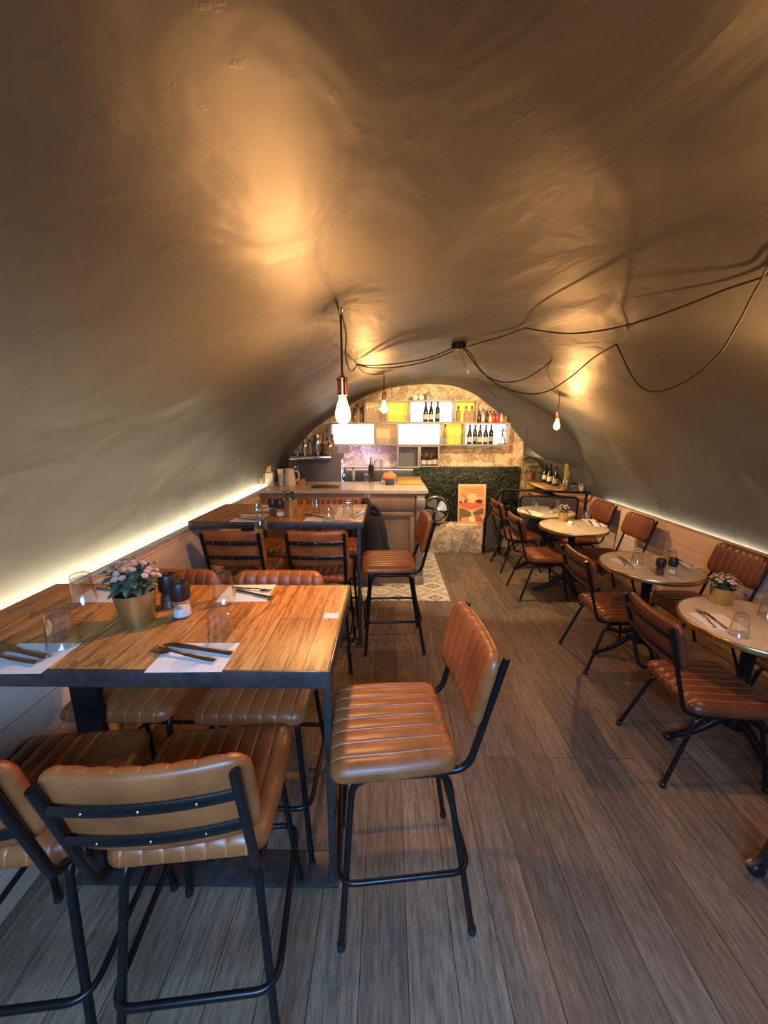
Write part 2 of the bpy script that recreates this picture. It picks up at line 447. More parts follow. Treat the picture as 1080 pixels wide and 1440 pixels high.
# ------------------------------------------------------------------ room shell
XL, XR = -1.39, 2.71
YB, YE = -1.6, 5.5
PROF_A = [(-1.52, 1.02), (-1.47, 1.18), (-1.38, 1.38), (-1.24, 1.57), (-1.05, 1.755), (-.80, 1.93), (-.50, 2.09), (-.20, 2.20), (.10, 2.275), (.40, 2.32), (.70, 2.335),
          (1.0, 2.31), (1.3, 2.245), (1.6, 2.15), (1.9, 2.01), (2.2, 1.81), (2.45, 1.57), (2.62, 1.32), (2.73, 1.08), (2.79, .83)]
PROF_B = [(-1.46, 1.02), (-1.42, 1.18), (-1.35, 1.36), (-1.21, 1.54), (-1.05, 1.71), (-.82, 1.865), (-.52, 2.05), (-.30, 2.165), (0, 2.26), (.31, 2.305), (.6, 2.315),
          (.91, 2.285), (1.2, 2.17), (1.47, 1.975), (1.64, 1.835), (1.8, 1.65), (1.96, 1.48), (2.2, 1.31), (2.5, 1.2), (2.77, .83)]
def dense(pr, n=5): return [(p.x, p.y) for p in spline([(a, b, 0) for a, b in pr], n)]
DA, DB = dense(PROF_A), dense(PROF_B)
def sm(a, b, x):
    t = min(1, max(0, (x-a)/(b-a))); return t*t*(3-2*t)
def vault_z(X):
    for (a, za), (b, zb) in zip(DA, DA[1:]):
        if a <= X <= b: return za+(zb-za)*(X-a)/(b-a+1e-9)
    return .8
def on_vault(x, y, gap=.012):
    r = cam_ray(x, y); t = .3
    while t < 6:
        p = (r[0]*t, r[1]*t, CAM_H+r[2]*t)
        if p[2] > vault_z(p[0])-gap: return Vector(p)
        t += .004
    return Vector(p)

random.seed(4)
m = MB()
rows = []
ys = [YB+(YE-YB)*k/64 for k in range(65)]
def wob(x, y): return .012*math.sin(2.1*y+1.7*x)+.009*math.sin(4.3*y-2.2*x+1)+.007*math.sin(7.1*y+3.3*x)+.006*math.sin(9.7*x+1.3*y)
for y in ys:
    t = sm(5.27, 5.5, y); row = []
    for k, ((xa, za), (xb, zb)) in enumerate(zip(DA, DB)):
        x = xa+(xb-xa)*t; z = za+(zb-za)*t
        w = wob(x, y)*(1-t)*min(1, k/6, (len(DA)-1-k)/6)
        row.append((x, y, z+abs(w)*.9))
    rows.append(row)
m.grid(rows); vault = struct(m.build('ceiling', M['vault'], ang=2.0, normals=False))
# alcove vault beyond the end arch
m = MB(); m.grid([[(x, y, z) for (x, z) in DB if x > 1.8] for y in (5.5, 6.62)]); struct(m.build('trim_7', M['vault'], ang=2.0))
m = MB().box((.7, 2.5, -.05), (4.6, 8.3, .1)); struct(m.build('floor', M['floor'], smooth=False))
m = MB().box((-1.41, 1.98, .52), (.04, 7.16, 1.04), bevel=.003); struct(m.build('wall_left', M['wains']))
m = MB().box((2.73, 2.5, .42), (.04, 8.2, .84), bevel=.003); struct(m.build('wall_right', M['wains']))
m = MB().box((-1.4, 1.98, 1.046), (.03, 7.16, .014), bevel=.002); struct(m.build('trim_1', M['ledge']))
m = MB().box((2.722, 1.75, .846), (.03, 6.7, .014), bevel=.002); struct(m.build('trim_2', M['ledge']))
m = MB().box((-1.49, 1.98, .985), (.12, 7.16, .03)); struct(m.build('trim_3', M['ledge']))
m = MB().box((2.80, 1.75, .785), (.10, 6.7, .03)); struct(m.build('trim_4', M['ledge']))
tag(MB().box((-1.462, 1.72, 1.005), (.014, 6.4, .008)).build('led_strip', M['led'], smooth=False), 'warm light strip hidden behind the ledge of the left wall', 'light strip')
tag(MB().box((2.765, 1.63, .806), (.012, 6.5, .008)).build('led_strip', M['led_r'], smooth=False), 'thin bright light strip along the ledge of the right wall', 'light strip')
# end wall under the arch
def endwall(y, x0, x1, zlo, mat, name, th=.05):
    top = [(x, z) for x, z in DB if x0 <= x <= x1]
    poly = [(x0, zlo)]+[(x, z) for x, z in top]+[(x1, zlo)]
    mm = MB(); T = Matrix.Translation((0, y, 0)) @ Matrix.Rotation(PI/2, 4, 'X')
    mm.prism([(x, z) for x, z in poly], -th, 0, T); return struct(mm.build(name, mat, smooth=False))
endwall(5.5, -1.45, 1.91, 0, M['toile'], 'wall_end')
endwall(6.62, 1.85, 2.76, 0, M['toile'], 'wall_alcove')
m = MB().box((1.885, 6.06, .95), (.05, 1.1, 1.9)); struct(m.build('wall_alcove_side', M['toile'], smooth=False))
# back wall with the entrance behind the camera
m = MB()
for c, d in (((-1.35, YB-.05, 1.2), (.5, .1, 2.4)), ((1.85, YB-.05, 1.2), (2.0, .1, 2.4)), ((-.1, YB-.05, 2.25), (2.2, .1, .3))): m.box(c, d)
struct(m.build('wall_back', M['vault'], smooth=False))
# tiled floor round the bar
m = MB().box((-.38, 4.46, .002), (2.05, 1.6, .005)); o = struct(m.build('trim_5', M['tiles'], smooth=False))
# plinth under the foliage wall
m = MB().box((.865, 5.34, .205), (.93, .27, .41), bevel=.004); struct(m.build('trim_6', M['toile']))

# ------------------------------------------------------------------ upholstered pads
def pad(w, d, up, dn, ribs=8, corner=.05, edge=.045, groove=.006, fx=None, ribbed_back=False):
    """closed cushion in the XY plane; ribs run along Y; fx maps each point"""
    us = []
    for k in range(ribs):
        us += [(k+f)/ribs for f in (0, .03, .09, .22, .5, .78, .91, .97)]
    us.append(1.0); vs = [0, .02, .05, .1, .17, .26, .38, .5, .62, .74, .83, .9, .95, .98, 1]
    us = sorted(set(us+[.01, .99, .025, .975]))
    def warp(x, y):
        hx, hy = w/2-corner, d/2-corner
        if abs(x) > hx and abs(y) > hy:
            a, b = (abs(x)-hx)/corner, (abs(y)-hy)/corner
            x2 = math.copysign(hx+corner*a*math.sqrt(1-b*b/2), x); y2 = math.copysign(hy+corner*b*math.sqrt(1-a*a/2), y)
            return x2, y2
        return x, y
    def inside(x, y):
        hx, hy = w/2-corner, d/2-corner
        qx, qy = abs(x)-hx, abs(y)-hy
        return -(math.hypot(max(qx, 0), max(qy, 0))+min(max(qx, qy), 0)-corner)
    m = MB(); bm = m.bm
    def surf(sign):
        V = []
        for v in vs:
            row = []
            for u in us:
                x, y = warp((u-.5)*w, (v-.5)*d); s_ = max(0, inside(x, y))
                th = up if sign > 0 else dn
                e = min(edge, 2.2*th)
                q = min(1, s_/e); h = th*math.sqrt(max(0, 1-(1-q)**2))
                if sign > 0 or ribbed_back:
                    g = abs(math.sin(PI*ribs*u))**.4
                    h -= groove*(1-g)*min(1, q*2.2)
                    if sign > 0: h += .006*(1-(2*u-1)**2)*(1-(2*v-1)**2)
                z = sign*h
                p = Vector((x, y, z)); row.append(bm.verts.new(fx(p) if fx else p))
            V.append(row)
        return V
    A = surf(1); B = surf(-1)
    for V, fl in ((A, False), (B, True)):
        for i in range(len(V)-1):
            for k in range(len(V[0])-1):
                q = [V[i][k], V[i][k+1], V[i+1][k+1], V[i+1][k]]
                f_ = bm.faces.new(q[::-1] if fl else q)
                uc = (us[k]+us[k+1])/2*ribs; near = abs(uc-round(uc))
                if (not fl or ribbed_back) and near < .032 and 0 < round(uc) < ribs: f_.material_index = 1
    bmesh.ops.remove_doubles(bm, verts=bm.verts, dist=1e-5)
    return m

def back_pad(name, mat, parent, w, h, zc, yc, lean, ribs):
    """backrest: ribs vertical, front to +Y, curved in plan, leaning back by lean"""
    def fx(p):
        x, y, z = p                       # x across, y up, z thickness
        yy = z-.55*x*x*-1 if False else z+.55*x*x
        q = Vector((x, yy, y))
        q = Matrix.Rotation(lean, 3, 'X') @ q
        return q+Vector((0, yc, zc))
    m = pad(w, h, .030, .018, ribs, .055, .04, .008, fx)
    o = m.build(name, mat, parent, ang=1.2); o.data.materials.append(M['seam']); return o

def seat_unit(name, label, cat, SZ, back_z, back_h, back_lean, leather, foot_f, foot_r, foot_x, ring=None, group=None, ribs=8, tube_r=.0115):
    t = thing(name, label, cat, group=group)
    def fx(p):
        x, y, z = p; return Vector((x*(1-.06*(1 if y < 0 else 0)*min(1, -y/.2 if y < 0 else 0)), y, z+SZ-.045-.35*x*x*0))
    pad(.43, .42, .045, .022, ribs, .055, .05, .0085, fx).build('seat', leather, t, ang=1.2).data.materials.append(M['seam'])
    ucx = .185
    zt = SZ-.076-tube_r
    # two bent tubes, each one front leg, side rail and rear leg
    for s in (-1, 1):
        p = fillet([(s*foot_x, foot_f, 0.008), (s*.165, foot_f-.05 if ring else foot_f-.06, zt), (s*.165, foot_r+(.10 if ring else .13), zt), (s*foot_x, foot_r, .008)], .06)
        m = MB().tube(p, tube_r, 10)
        fr = m.build('leg_frame', M['black'], t)
        for fy in (foot_f, foot_r):
            MB().lathe([(0, 0), (.0145, 0), (.0145, .022), (tube_r, .026), (0, .026)], (s*foot_x, fy, 0), 10).build('foot_cap', M['matte_black'], fr)
    # cross bars under the seat
    for y in (.11, -.12): MB().tube([(-.165, y, zt+.004), (.165, y, zt+.004)], .009, 8).build('seat_bracket', M['black'], t)
    # uprights
    top = back_z+.02
    yb = -.245; ly = math.tan(-back_lean)
    for s in (-1, 1):
        p = fillet([(s*ucx, .02, SZ-.062), (s*ucx, yb+.01, SZ-.062), (s*(ucx+.004), yb-(top-SZ+.06)*math.tan(back_lean), top)], .055)
        MB().tube(p, tube_r, 10).build('upright', M['black'], t)
    def yat(z): return yb-(z-SZ+.06)*math.tan(back_lean)
    zc = back_z-back_h/2+.035
    back_pad('backrest', leather, t, .425, back_h, zc, yat(zc)+.012, back_lean, ribs)
    for k, dz in enumerate((.055, -.052)):
        z = zc+dz; pts = []
        for i in range(13):
            x = -ucx+2*ucx*i/12; pts.append((x, yat(z)-.020+.55*x*x*.9, z))
        b = MB().tube(pts, .0135, 8, thin=.28).build('back_bar', M['black'], t)
        if ring:
            for x in (-.11, 0, .11):
                MB().ball((x, yat(z)-.0245+.55*x*x*.9, z), .0036, (1, .6, 1), 1).build('screw', M['chrome'], b)
    if ring:
        zr = ring; k = 1-zr/zt
        fxr = .165+(foot_x-.165)*k; f = (foot_f-.05)+.05*k; r = (foot_r+.10)-.10*k; e = tube_r*1.9
        p = fillet([(fxr+e, f+e, zr), (-fxr-e, f+e, zr), (-fxr-e, r-e, zr), (fxr+e, r-e, zr)], .06, closed=True)
        MB().tube(p, .0098, 10, closed=True).build('footrest', M['black'], t)
    return t

# flat bars need their broad side facing back: handled by the flattened tube above
STG = None
def lean(d): return math.radians(d)
stool = seat_unit('bar_stool', 'tan leather bar stool alone in the aisle at the end of the nearest wooden table', 'bar stool', .735, 1.05, .27, lean(13), M['leather'], .185, -.275, .21, ring=.285, group='tan leather bar stools at the high tables')
stool.location = (.005, 1.19, 0); stool.rotation_euler = (0, 0, math.radians(96))
R_ = math.radians
for lab, x, y, rz in (
    ('tan bar stool showing its black-barred back, whole, nearest the viewer at the first table', -.53, .95, 6),
    ('tan bar stool cut off by the left picture edge, before the nearest table', -1.015, .925, 6),
    ('tan bar stool on the far side of the nearest table, closer to the aisle', -.515, 1.40, 180),
    ('tan bar stool on the far side of the nearest table, against the left wall', -1.02, 1.41, 180),
    ('tan bar stool showing its back at the second table, nearer the left wall', -1.035, 2.735, 0),
    ('tan bar stool showing its back at the second table, nearer the aisle', -.48, 2.735, 1),
    ('tan bar stool on the far side of the second table, next to the black coat', -.47, 3.30, 180),
    ('tan bar stool on the far side of the second table, next to the left wall', -.99, 3.28, 180),
    ('tan bar stool in the aisle at the end of the second table, by the tiles', .0, 2.905, 93)):
    dup(stool, lab, (x, y, 0), R_(rz))

chair = seat_unit('dining_chair', 'chestnut leather dining chair nearest the viewer, back to the aisle, at the closest marble table', 'chair', .465, .835, .245, lean(15), M['leather_red'], .20, -.285, .205, group='low leather chairs at the round marble tables', tube_r=.0105)
chair.location = (1.665, 1.775, 0); chair.rotation_euler = (0, 0, R_(-93))
for lab, x, y, rz in (
    ('chestnut leather dining chair on the aisle side of the marble table with two dark mills', 1.715, 2.68, -90),
    ('chestnut leather dining chair on the aisle side of the marble table with the small sign', 1.635, 3.875, -89),
    ('chestnut leather dining chair on the aisle side of the farthest marble table, by the railing', 1.66, 4.66, -88),
    ('ribbed chestnut leather chair against the right wall behind the nearest potted flowers', 2.28, 2.725, 90),
    ('ribbed chestnut leather chair against the right wall at the second marble table from the railing', 2.255, 3.84, 91),
    ('ribbed chestnut leather chair against the right wall at the farthest marble table', 2.28, 4.56, 92),
    ('chestnut leather chair by the right wall at the closest marble table, almost out of frame', 2.33, 1.86, 90)):
    dup(chair, lab, (x, y, 0), R_(rz))

# ------------------------------------------------------------------ high wooden tables
def high_table(label, x0, x1, y0, y1, H=1.11):
    cx, cy = (x0+x1)/2, (y0+y1)/2; w, d = x1-x0, y1-y0
    t = thing('high_table', label, 'table', (cx, cy, 0), group='high wooden tables')
    MB().box((0, 0, H-.012), (w-.014, d-.014, .024), bevel=.001).build('tabletop', M['wood_top'], t)
    m = MB()
    for c, dd in (((0, d/2-.0035, H-.026), (w, .007, .052)), ((0, -d/2+.0035, H-.026), (w, .007, .052)), ((w/2-.0035, 0, H-.026), (.007, d-.015, .052)), ((-w/2+.0035, 0, H-.026), (.007, d-.015, .052))): m.box(c, dd, bevel=.0015)
    m.box((0, 0, H-.034), (w-.016, d-.016, .014))
    m.build('steel_frame', M['steel'], t)
    MB().box((w/2-.055, 0, (H-.04)/2+.01), (.026, .10, H-.06), bevel=.003).build('leg', M['steel'], t)
    MB().box((-w/2+.30, 0, (H-.04)/2+.01), (.10, .026, H-.06), bevel=.003).build('leg', M['black'], t)
    MB().box((0.06, 0, .008), (w-.19, .125, .014), bevel=.002).build('base_plate', M['steel'], t)
    return t
high_table('nearest high table, honey-coloured plank top in a steel frame, set for four', -1.385, -.155, .907, 1.487)
high_table('second high table, plank top in a steel frame, in front of the bar counter', -1.385, -.172, 2.563, 3.175)

# ------------------------------------------------------------------ round marble tables
def bistro(label, x, y, rz, r=.335, H=.73):
    t = thing('bistro_table', label, 'table', (x, y, 0), rz, group='round marble tables along the right wall')
    MB().lathe([(0, H-.024), (r-.006, H-.024), (r-.006, H-.001), (r-.010, H), (0, H)], n=64).build('tabletop', M['marble'], t, ang=.5)
    MB().lathe([(r-.008, H-.030), (r+.001, H-.030), (r+.004, H-.026), (r+.004, H-.004), (r+.001, H), (r-.006, H), (r-.006, H-.006)], n=64).build('brass_rim', M['brass'], t, ang=.9)
    MB().lathe([(0, .10), (.05, .10), (.055, .16), (.042, .19), (.036, .24), (.044, .26), (.033, .29), (.029, .45), (.035, .60), (.047, .62), (.05, .64), (.03, .66), (.032, H-.045), (.11, H-.036), (.11, H-.0245), (0, H-.0245)], n=24).build('column', M['iron'], t)
    for k in range(4):
        a = k*PI/2; T = Matrix.Rotation(a, 4, 'Z')
        pts = [T @ Vector(p) for p in spline([(.02, 0, .16), (.10, 0, .135), (.19, 0, .075), (.28, 0, .040), (.335, 0, .028)], 5)]
        n = len(pts)
        m = MB().tube(pts, [.030-.014*(i/(n-1)) for i in range(n)], 10, flat=.9)
        e = T @ Vector((.345, 0, .022)); m.ball(e, .024, (1.25, 1, .85), 2)
        c = T @ Vector((.15, 0, .118)); m.ball(c, .020, (1.4, .8, .8), 2)
        m.build('foot', M['iron'], t)
    return t
BT = [('closest marble-topped bistro table, cut by the right picture edge, with a flower pot and tumblers', 1.955, 1.885, 0),
      ('marble-topped bistro table with two dark mills standing on it, second from the viewer', 1.975, 2.76, .1),
      ('marble-topped bistro table with a flower pot and a small white sign, third from the viewer', 1.945, 3.93, 0),
      ('marble-topped bistro table farthest from the viewer, in front of the black railing', 1.95, 4.66, .2)]
for b in BT: bistro(*b)
TZ = .73; HZ = 1.11

# ------------------------------------------------------------------ tableware
def make_tumbler(label, loc, H=.112, rb=.041, rt=.031, group=None):
    t = MB().lathe([(rb, 0), (rb-.0012, .0015), (rt-.003, H-.020), (rt-.008, H-.016), (0, H-.017), (0, H), (rt-.006, H), (rt-.001, H-.003), (rt, H-.006), (rb+.0008, .001), (rb, 0)], n=32).build('tumbler', M['glass'], ang=.6)
    t.location = loc; return tag(t, label, 'drinking glass', group)
tumbler0 = None
def tumbler(label, p, z, group, s=1.0):
    global tumbler0
    loc = (p[0], p[1], z+.0006)
    if tumbler0 is None:
        tumbler0 = make_tumbler(label, loc, group=group); return tumbler0
    return dup(tumbler0, label, loc, group=group, scale=s)

def napkin_mesh():
    m = MB(); m.box((0, 0, .0008), (.30, .20, .0016)); return m
nap0 = fork0 = knife0 = None
def napkin(label, x, y, z, rz, sx, sy, group):
    global nap0
    if nap0 is None: nap0 = napkin_mesh().build('napkin', M['paper'], smooth=False); o = nap0
    else: o = nap0.copy(); COL.objects.link(o)
    o.location = (x, y, z+.0003); o.rotation_euler = (0, 0, rz); o.scale = (sx/.30, sy/.20, 1); return tag(o, label, 'napkin', group)
def fork_mb():
    # along +X, tines at +X end, length .19
    m = MB()
    m.tube(spline([(-.095, 0, .004), (-.05, 0, .0035), (0, 0, .0055), (.03, 0, .007), (.045, 0, .005)], 5), [.0052]*5+[.0047]*5+[.0034]*5+[.0034]*5+[.005], 8, flat=.38)
    m.tube(spline([(.042, 0, .0052), (.052, 0, .0038), (.062, 0, .0032)], 4), [.0045, .006, .0085, .0095, .0105, .011, .0112, .0112, .0112], 10, flat=.16)
    for y in (-.0085, -.0028, .0028, .0085):
        m.tube([(.060, y, .0032), (.080, y, .0028), (.097, y*.95, .0055)], [.0021, .0018, .0011], 6, flat=.7)
    return m
def knife_mb():
    m = MB()
    m.tube(spline([(-.105, 0, .0042), (-.09, 0, .0044), (-.03, 0, .0044), (-.006, 0, .004)], 5), [.004]+[.0068]*5+[.0062]*5+[.0054]*4+[.0045], 8, flat=.5)
    poly = [(-.010, -.0045), (.02, -.0095), (.08, -.0098), (.1, -.0055), (.112, .0035), (.10, .0062), (.02, .0062), (-.01, .0045)]
    m.prism(poly, .0032, .0046); return m
def cutlery(kind, label, x, y, z, rz, group, s=1.0):
    global fork0, knife0
    if kind == 'fork':
        if fork0 is None: fork0 = fork_mb().build('fork', M['cutlery']); o = fork0
        else: o = fork0.copy(); COL.objects.link(o)
    else:
        if knife0 is None: knife0 = knife_mb().build('table_knife', M['cutlery']); o = knife0
        else: o = knife0.copy(); COL.objects.link(o)
    o.location = (x, y, z+.0022); o.rotation_euler = (0, 0, rz); o.scale = (s, s*1.25, s*1.1); return tag(o, label, kind, group)

def flower_pot(name, label, x, y, z, rt=.062, rb=.049, h=.112, fr=.085, fh=.10, seed=1, flowers=34, leaves=100):
    rnd = random.Random(seed)
    t = thing(name, label, 'potted plant', (x, y, z), group='flower pots on the tables')
    MB().lathe([(0, 0), (rb, 0), (rb+.001, .003), (rt, h-.004), (rt+.0015, h), (rt-.001, h), (rt-.003, h-.006), (rb-.003, .006), (0, .006)], n=36).build('pot', M['pot'], t)
    MB().lathe([(0, h-.015), (rt-.0045, h-.016)], n=24).build('soil', M['soil'], t)
    m = MB()
    def leaf(c, d, L, w, n_up):
        d = d.normalized(); s = d.cross(Vector((0, 0, 1)));
        if s.length < .1: s = Vector((1, 0, 0))
        s.normalize(); u = s.cross(d)
        pts = []
        for k, (a, b, e) in enumerate(((0, .15, 0), (.3, .9, .1), (.6, 1, .1), (.85, .6, -.02), (1, .05, -.12))):
            q = c+d*L*a+u*L*e
            pts.append((q-s*w*b+u*w*.25*b, q, q+s*w*b+u*w*.25*b))
        V = [[m.bm.verts.new(p) for p in r] for r in pts]
        for A, B in zip(V, V[1:]):
            for k in range(2): m.bm.faces.new((A[k], A[k+1], B[k+1], B[k]))
    for i in range(leaves):
        a = rnd.uniform(0, 2*PI); el = rnd.uniform(-.1, 1.2); r = rnd.uniform(.2, .75)*fr
        c = Vector((r*.6*math.cos(a), r*.6*math.sin(a), h-.01+rnd.uniform(.0, .65)*fh))
        leaf(c, Vector((math.cos(a)*math.cos(el), math.sin(a)*math.cos(el), math.sin(el))), rnd.uniform(.03, .055), rnd.uniform(.010, .018), 0)
    m.build('leaves', M['leaf'], t, ang=2, normals=False)
    for i in range(flowers):
        a = i*2.399+rnd.uniform(-.3, .3); q = math.sqrt((i+.5)/flowers); r = q*fr*.95
        c = Vector((r*math.cos(a), r*math.sin(a), h+fh*(1.0-.40*q*q)+rnd.uniform(-.008, .008)))
        m = MB(); nrm = Vector((c.x*7, c.y*7, .8)).normalized(); rot = nrm.to_track_quat('Z', 'Y').to_matrix()
        for layer, (R, n, tilt) in enumerate(((.0120, 9, .15), (.0085, 8, .45))):
            for k in range(n):
                an = 2*PI*k/n+layer*.3
                ca, sa = math.cos(an), math.sin(an); wv = R*.34
                P = [(0, 0, .001), (R*.6*ca-wv*sa, R*.6*sa+wv*ca, R*tilt*.5+.002), (R*ca, R*sa, R*tilt), (R*.6*ca+wv*sa, R*.6*sa-wv*ca, R*tilt*.5+.002)]
                m.bm.faces.new([m.bm.verts.new(c+rot @ Vector(p)) for p in P])
        m.ball(c+nrm*.003, .004, sub=1)
        m.build('flower', M['petal'], t, ang=2, normals=False)
    return t

def mill(label, x, y, z, fill, s=1.0, group=None):
    t = thing('salt_mill' if fill == 'salt' else 'pepper_mill', label, 'mill', (x, y, z), group=group)
    MB().lathe([(0, .001), (.029, .001), (.031, .004), (.0285, .035), (.024, .062), (.0225, .062), (.026, .035), (.0285, .006), (0, .006)], n=28).build('glass_jar', M['glass'], t)
    top = .030 if fill == 'salt' else .048
    MB().lathe([(0, .0065), (.0278, .0065), (.0262, top*.8), (.024, top), (0, top+.002)], n=24).build('salt_filling' if fill == 'salt' else 'pepper_filling', M[fill], t)
    MB().lathe([(0, .060), (.0265, .060), (.0300, .066), (.0315, .085), (.0300, .108), (.026, .118), (.012, .119), (.010, .114), (0, .114)], n=28).build('cap', M['matte_black'], t)
    MB().lathe([(0, .114), (.006, .114), (.006, .121), (0, .122)], n=10).build('knob', M['brass'], t)
    t.scale = (s,)*3; return t

G1 = 'place settings on the nearest wooden table'
# nearest table
for lab, px in (('clear upturned tumbler at the back left of the nearest table, beside the flower pot leaves', (119, 847)), ('clear upturned tumbler at the front left of the nearest table', (89, 907)),
                ('clear upturned tumbler at the back right of the nearest table, behind the salt mill', (316, 845)), ('clear upturned tumbler on the napkin at the front of the nearest table, nearest the aisle', (312, 905))):
    tumbler(lab, at_z(*px, HZ), HZ+.0019, 'tumblers on the nearest wooden table')
def nap_px(lab, quad, z, group):
    c = [at_z(x, y, z) for x, y in quad]
    cx = sum(p[0] for p in c)/4; cy = sum(p[1] for p in c)/4
    e = Vector(c[1])-Vector(c[0]); f = Vector(c[3])-Vector(c[0]); e2 = Vector(c[2])-Vector(c[3]); f2 = Vector(c[2])-Vector(c[1])
    napkin(lab, cx, cy, z, math.atan2(e.y, e.x), (e.length+e2.length)/2, (f.length+f2.length)/2, group)
nap_px('white paper napkin at the front of the nearest table, nearest the aisle', [(205, 946), (314, 945), (335, 905), (240, 905)], HZ, G1)
nap_px('white paper napkin cut by the left picture edge on the nearest table', [(-30, 948), (57, 947), (114, 906), (18, 905)], HZ, G1)
nap_px('white paper napkin at the back right of the nearest table under the tumbler', [(302, 847), (372, 846), (390, 823), (325, 823)], HZ, G1)
nap_px('white paper napkin at the back left of the nearest table, beside the flower pot', [(101, 847), (172, 847), (192, 827), (128, 827)], HZ, G1)
def cut_px(kind, lab, a, b, z, group):
    """a = handle end, b = tip"""
    A, B = Vector(at_z(*a, z)), Vector(at_z(*b, z)); d = B-A; c = (A+B)/2
    L = .192 if kind == 'fork' else .217
    cutlery(kind, lab, c.x, c.y, z+.0016, math.atan2(d.y, d.x), group, max(.85, min(1.12, d.length/L)))
cut_px('fork', 'steel fork on the front napkin of the nearest table, nearest the aisle', (310, 934), (210, 915), HZ, G1)
cut_px('knife', 'steel table knife on the front napkin of the nearest table, nearest the aisle', (328, 923), (232, 909), HZ, G1)
cut_px('fork', 'steel fork on the napkin at the left picture edge of the nearest table', (62, 937), (-40, 922), HZ, G1)
cut_px('knife', 'steel table knife on the napkin at the left picture edge of the nearest table', (79, 931), (-25, 908), HZ, G1)
cut_px('fork', 'steel fork on the back right napkin of the nearest table', (328, 828), (382, 833), HZ, G1)
cut_px('knife', 'steel table knife on the back right napkin of the nearest table', (332, 832), (384, 843), HZ, G1)
cut_px('knife', 'dark table knife on the back left napkin beside the flower pot', (136, 829), (188, 836), HZ, G1)
p = at_z(195, 874, HZ); flower_pot('flower_pot', 'gold pot of pale pink flowers on the nearest wooden table', p[0], p[1], HZ, seed=3, fr=.092, fh=.10, flowers=44, leaves=130)
p = at_z(257, 866, HZ); mill('round black-capped mill filled with white salt on the nearest wooden table', p[0], p[1], HZ, 'salt', 1.06)
p = at_z(240, 853, HZ); mill('black-capped pepper mill just behind the salt mill on the nearest wooden table', p[0], p[1], HZ, 'pepper', 1.06)
p = at_z(466, 866, HZ); o = MB().box((0, 0, .0008), (.05, .038, .0016)).build('table_sticker', M['paper'], smooth=False); o.location = p; o.rotation_euler = (0, 0, .03)
tag(o, 'small pale sticker on the right end of the nearest table top', 'sticker')

# second table
G2 = 'place settings on the second wooden table'
for lab, px in (('clear upturned tumbler at the back left of the second table, by the wall light', (362, 727)), ('clear upturned tumbler at the front left of the second table', (367, 746)),
                ('clear upturned tumbler at the back of the second table, right of the flower pot', (446, 722)), ('clear upturned tumbler at the front right of the second table', (463, 735)),
                ('clear upturned tumbler at the right end of the second table, nearest the aisle', (490, 725))):
    tumbler(lab, at_z(*px, HZ), HZ+.0019, 'tumblers on the second wooden table')
nap_px('white paper napkin at the front left of the second table', [(322, 734), (365, 734), (376, 724), (338, 724)], HZ, G2)
nap_px('white paper napkin at the front right of the second table', [(425, 733), (470, 733), (474, 724), (436, 724)], HZ, G2)
nap_px('white paper napkin at the right end of the second table', [(470, 731), (510, 731), (514, 714), (476, 714)], HZ, G2)
nap_px('white paper napkin at the back left of the second table behind the mills', [(358, 719), (386, 719), (394, 711), (368, 711)], HZ, G2)
cut_px('fork', 'fork on the front left napkin of the second table', (366, 730), (332, 727), HZ, G2)
cut_px('knife', 'table knife on the front left napkin of the second table', (368, 733), (334, 730), HZ, G2)
cut_px('fork', 'fork on the front right napkin of the second table', (464, 731), (430, 726), HZ, G2)
cut_px('knife', 'table knife on the front right napkin of the second table', (456, 728), (426, 724), HZ, G2)
cut_px('fork', 'fork on the napkin at the right end of the second table', (488, 729), (508, 718), HZ, G2)
cut_px('knife', 'table knife on the napkin at the right end of the second table', (496, 730), (513, 719), HZ, G2)
cut_px('knife', 'table knife on the back left napkin of the second table', (364, 716), (386, 713), HZ, G2)
p = at_z(409, 725, HZ); flower_pot('flower_pot', 'gold pot of pink flowers on the second wooden table', p[0], p[1], HZ, .055, .052, .125, .07, .085, 7, 20, 40)
p = at_z(394.5, 726, HZ); mill('black-capped salt mill left of the flower pot on the second wooden table', p[0], p[1], HZ, 'salt', 1.05)
p = at_z(384.5, 725, HZ); mill('black-capped pepper mill on the second wooden table, leftmost of the pair there', p[0], p[1], HZ, 'pepper', 1.05)

# marble tables
G3 = 'place settings on the marble tables'
GT = 'tumblers on the marble tables'
for lab, px in (('clear upturned tumbler at the front of the closest marble table, right of the cutlery', (1038, 893)), ('clear upturned tumbler at the back of the closest marble table, at the right picture edge', (1078, 868)),
                ('clear upturned tumbler on the left of the marble table with two dark mills', (895, 795)), ('clear upturned tumbler behind the two dark mills', (942, 793)),
                ('clear upturned tumbler on the wall side of the marble table with the small sign', (823, 734)), ('clear upturned tumbler on the left of the farthest marble table', (753, 719)),
                ('clear upturned tumbler behind the flower pot on the farthest marble table', (783, 714))):
    tumbler(lab, at_z(*px, TZ), TZ+.0019, GT, 1.0)
nap_px('white paper napkin on the closest marble table', [(968, 862), (1008, 889), (1056, 885), (1010, 864)], TZ, G3)
nap_px('white paper napkin on the left of the marble table with two dark mills', [(857, 786), (889, 801), (906, 797), (876, 784)], TZ, G3)
nap_px('white paper napkin on the wall side of the marble table with two dark mills', [(944, 789), (975, 801), (986, 797), (956, 787)], TZ, G3)
nap_px('white paper napkin on the wall side of the marble table with the small sign', [(818, 731), (840, 742), (852, 739), (830, 730)], TZ, G3)
nap_px('white paper napkin on the farthest marble table', [(735, 719), (752, 726), (764, 724), (748, 717)], TZ, G3)
cut_px('fork', 'fork on the closest marble table', (1007, 886), (979, 857), TZ, G3)
cut_px('knife', 'table knife on the closest marble table', (1022, 886), (990, 862), TZ, G3)
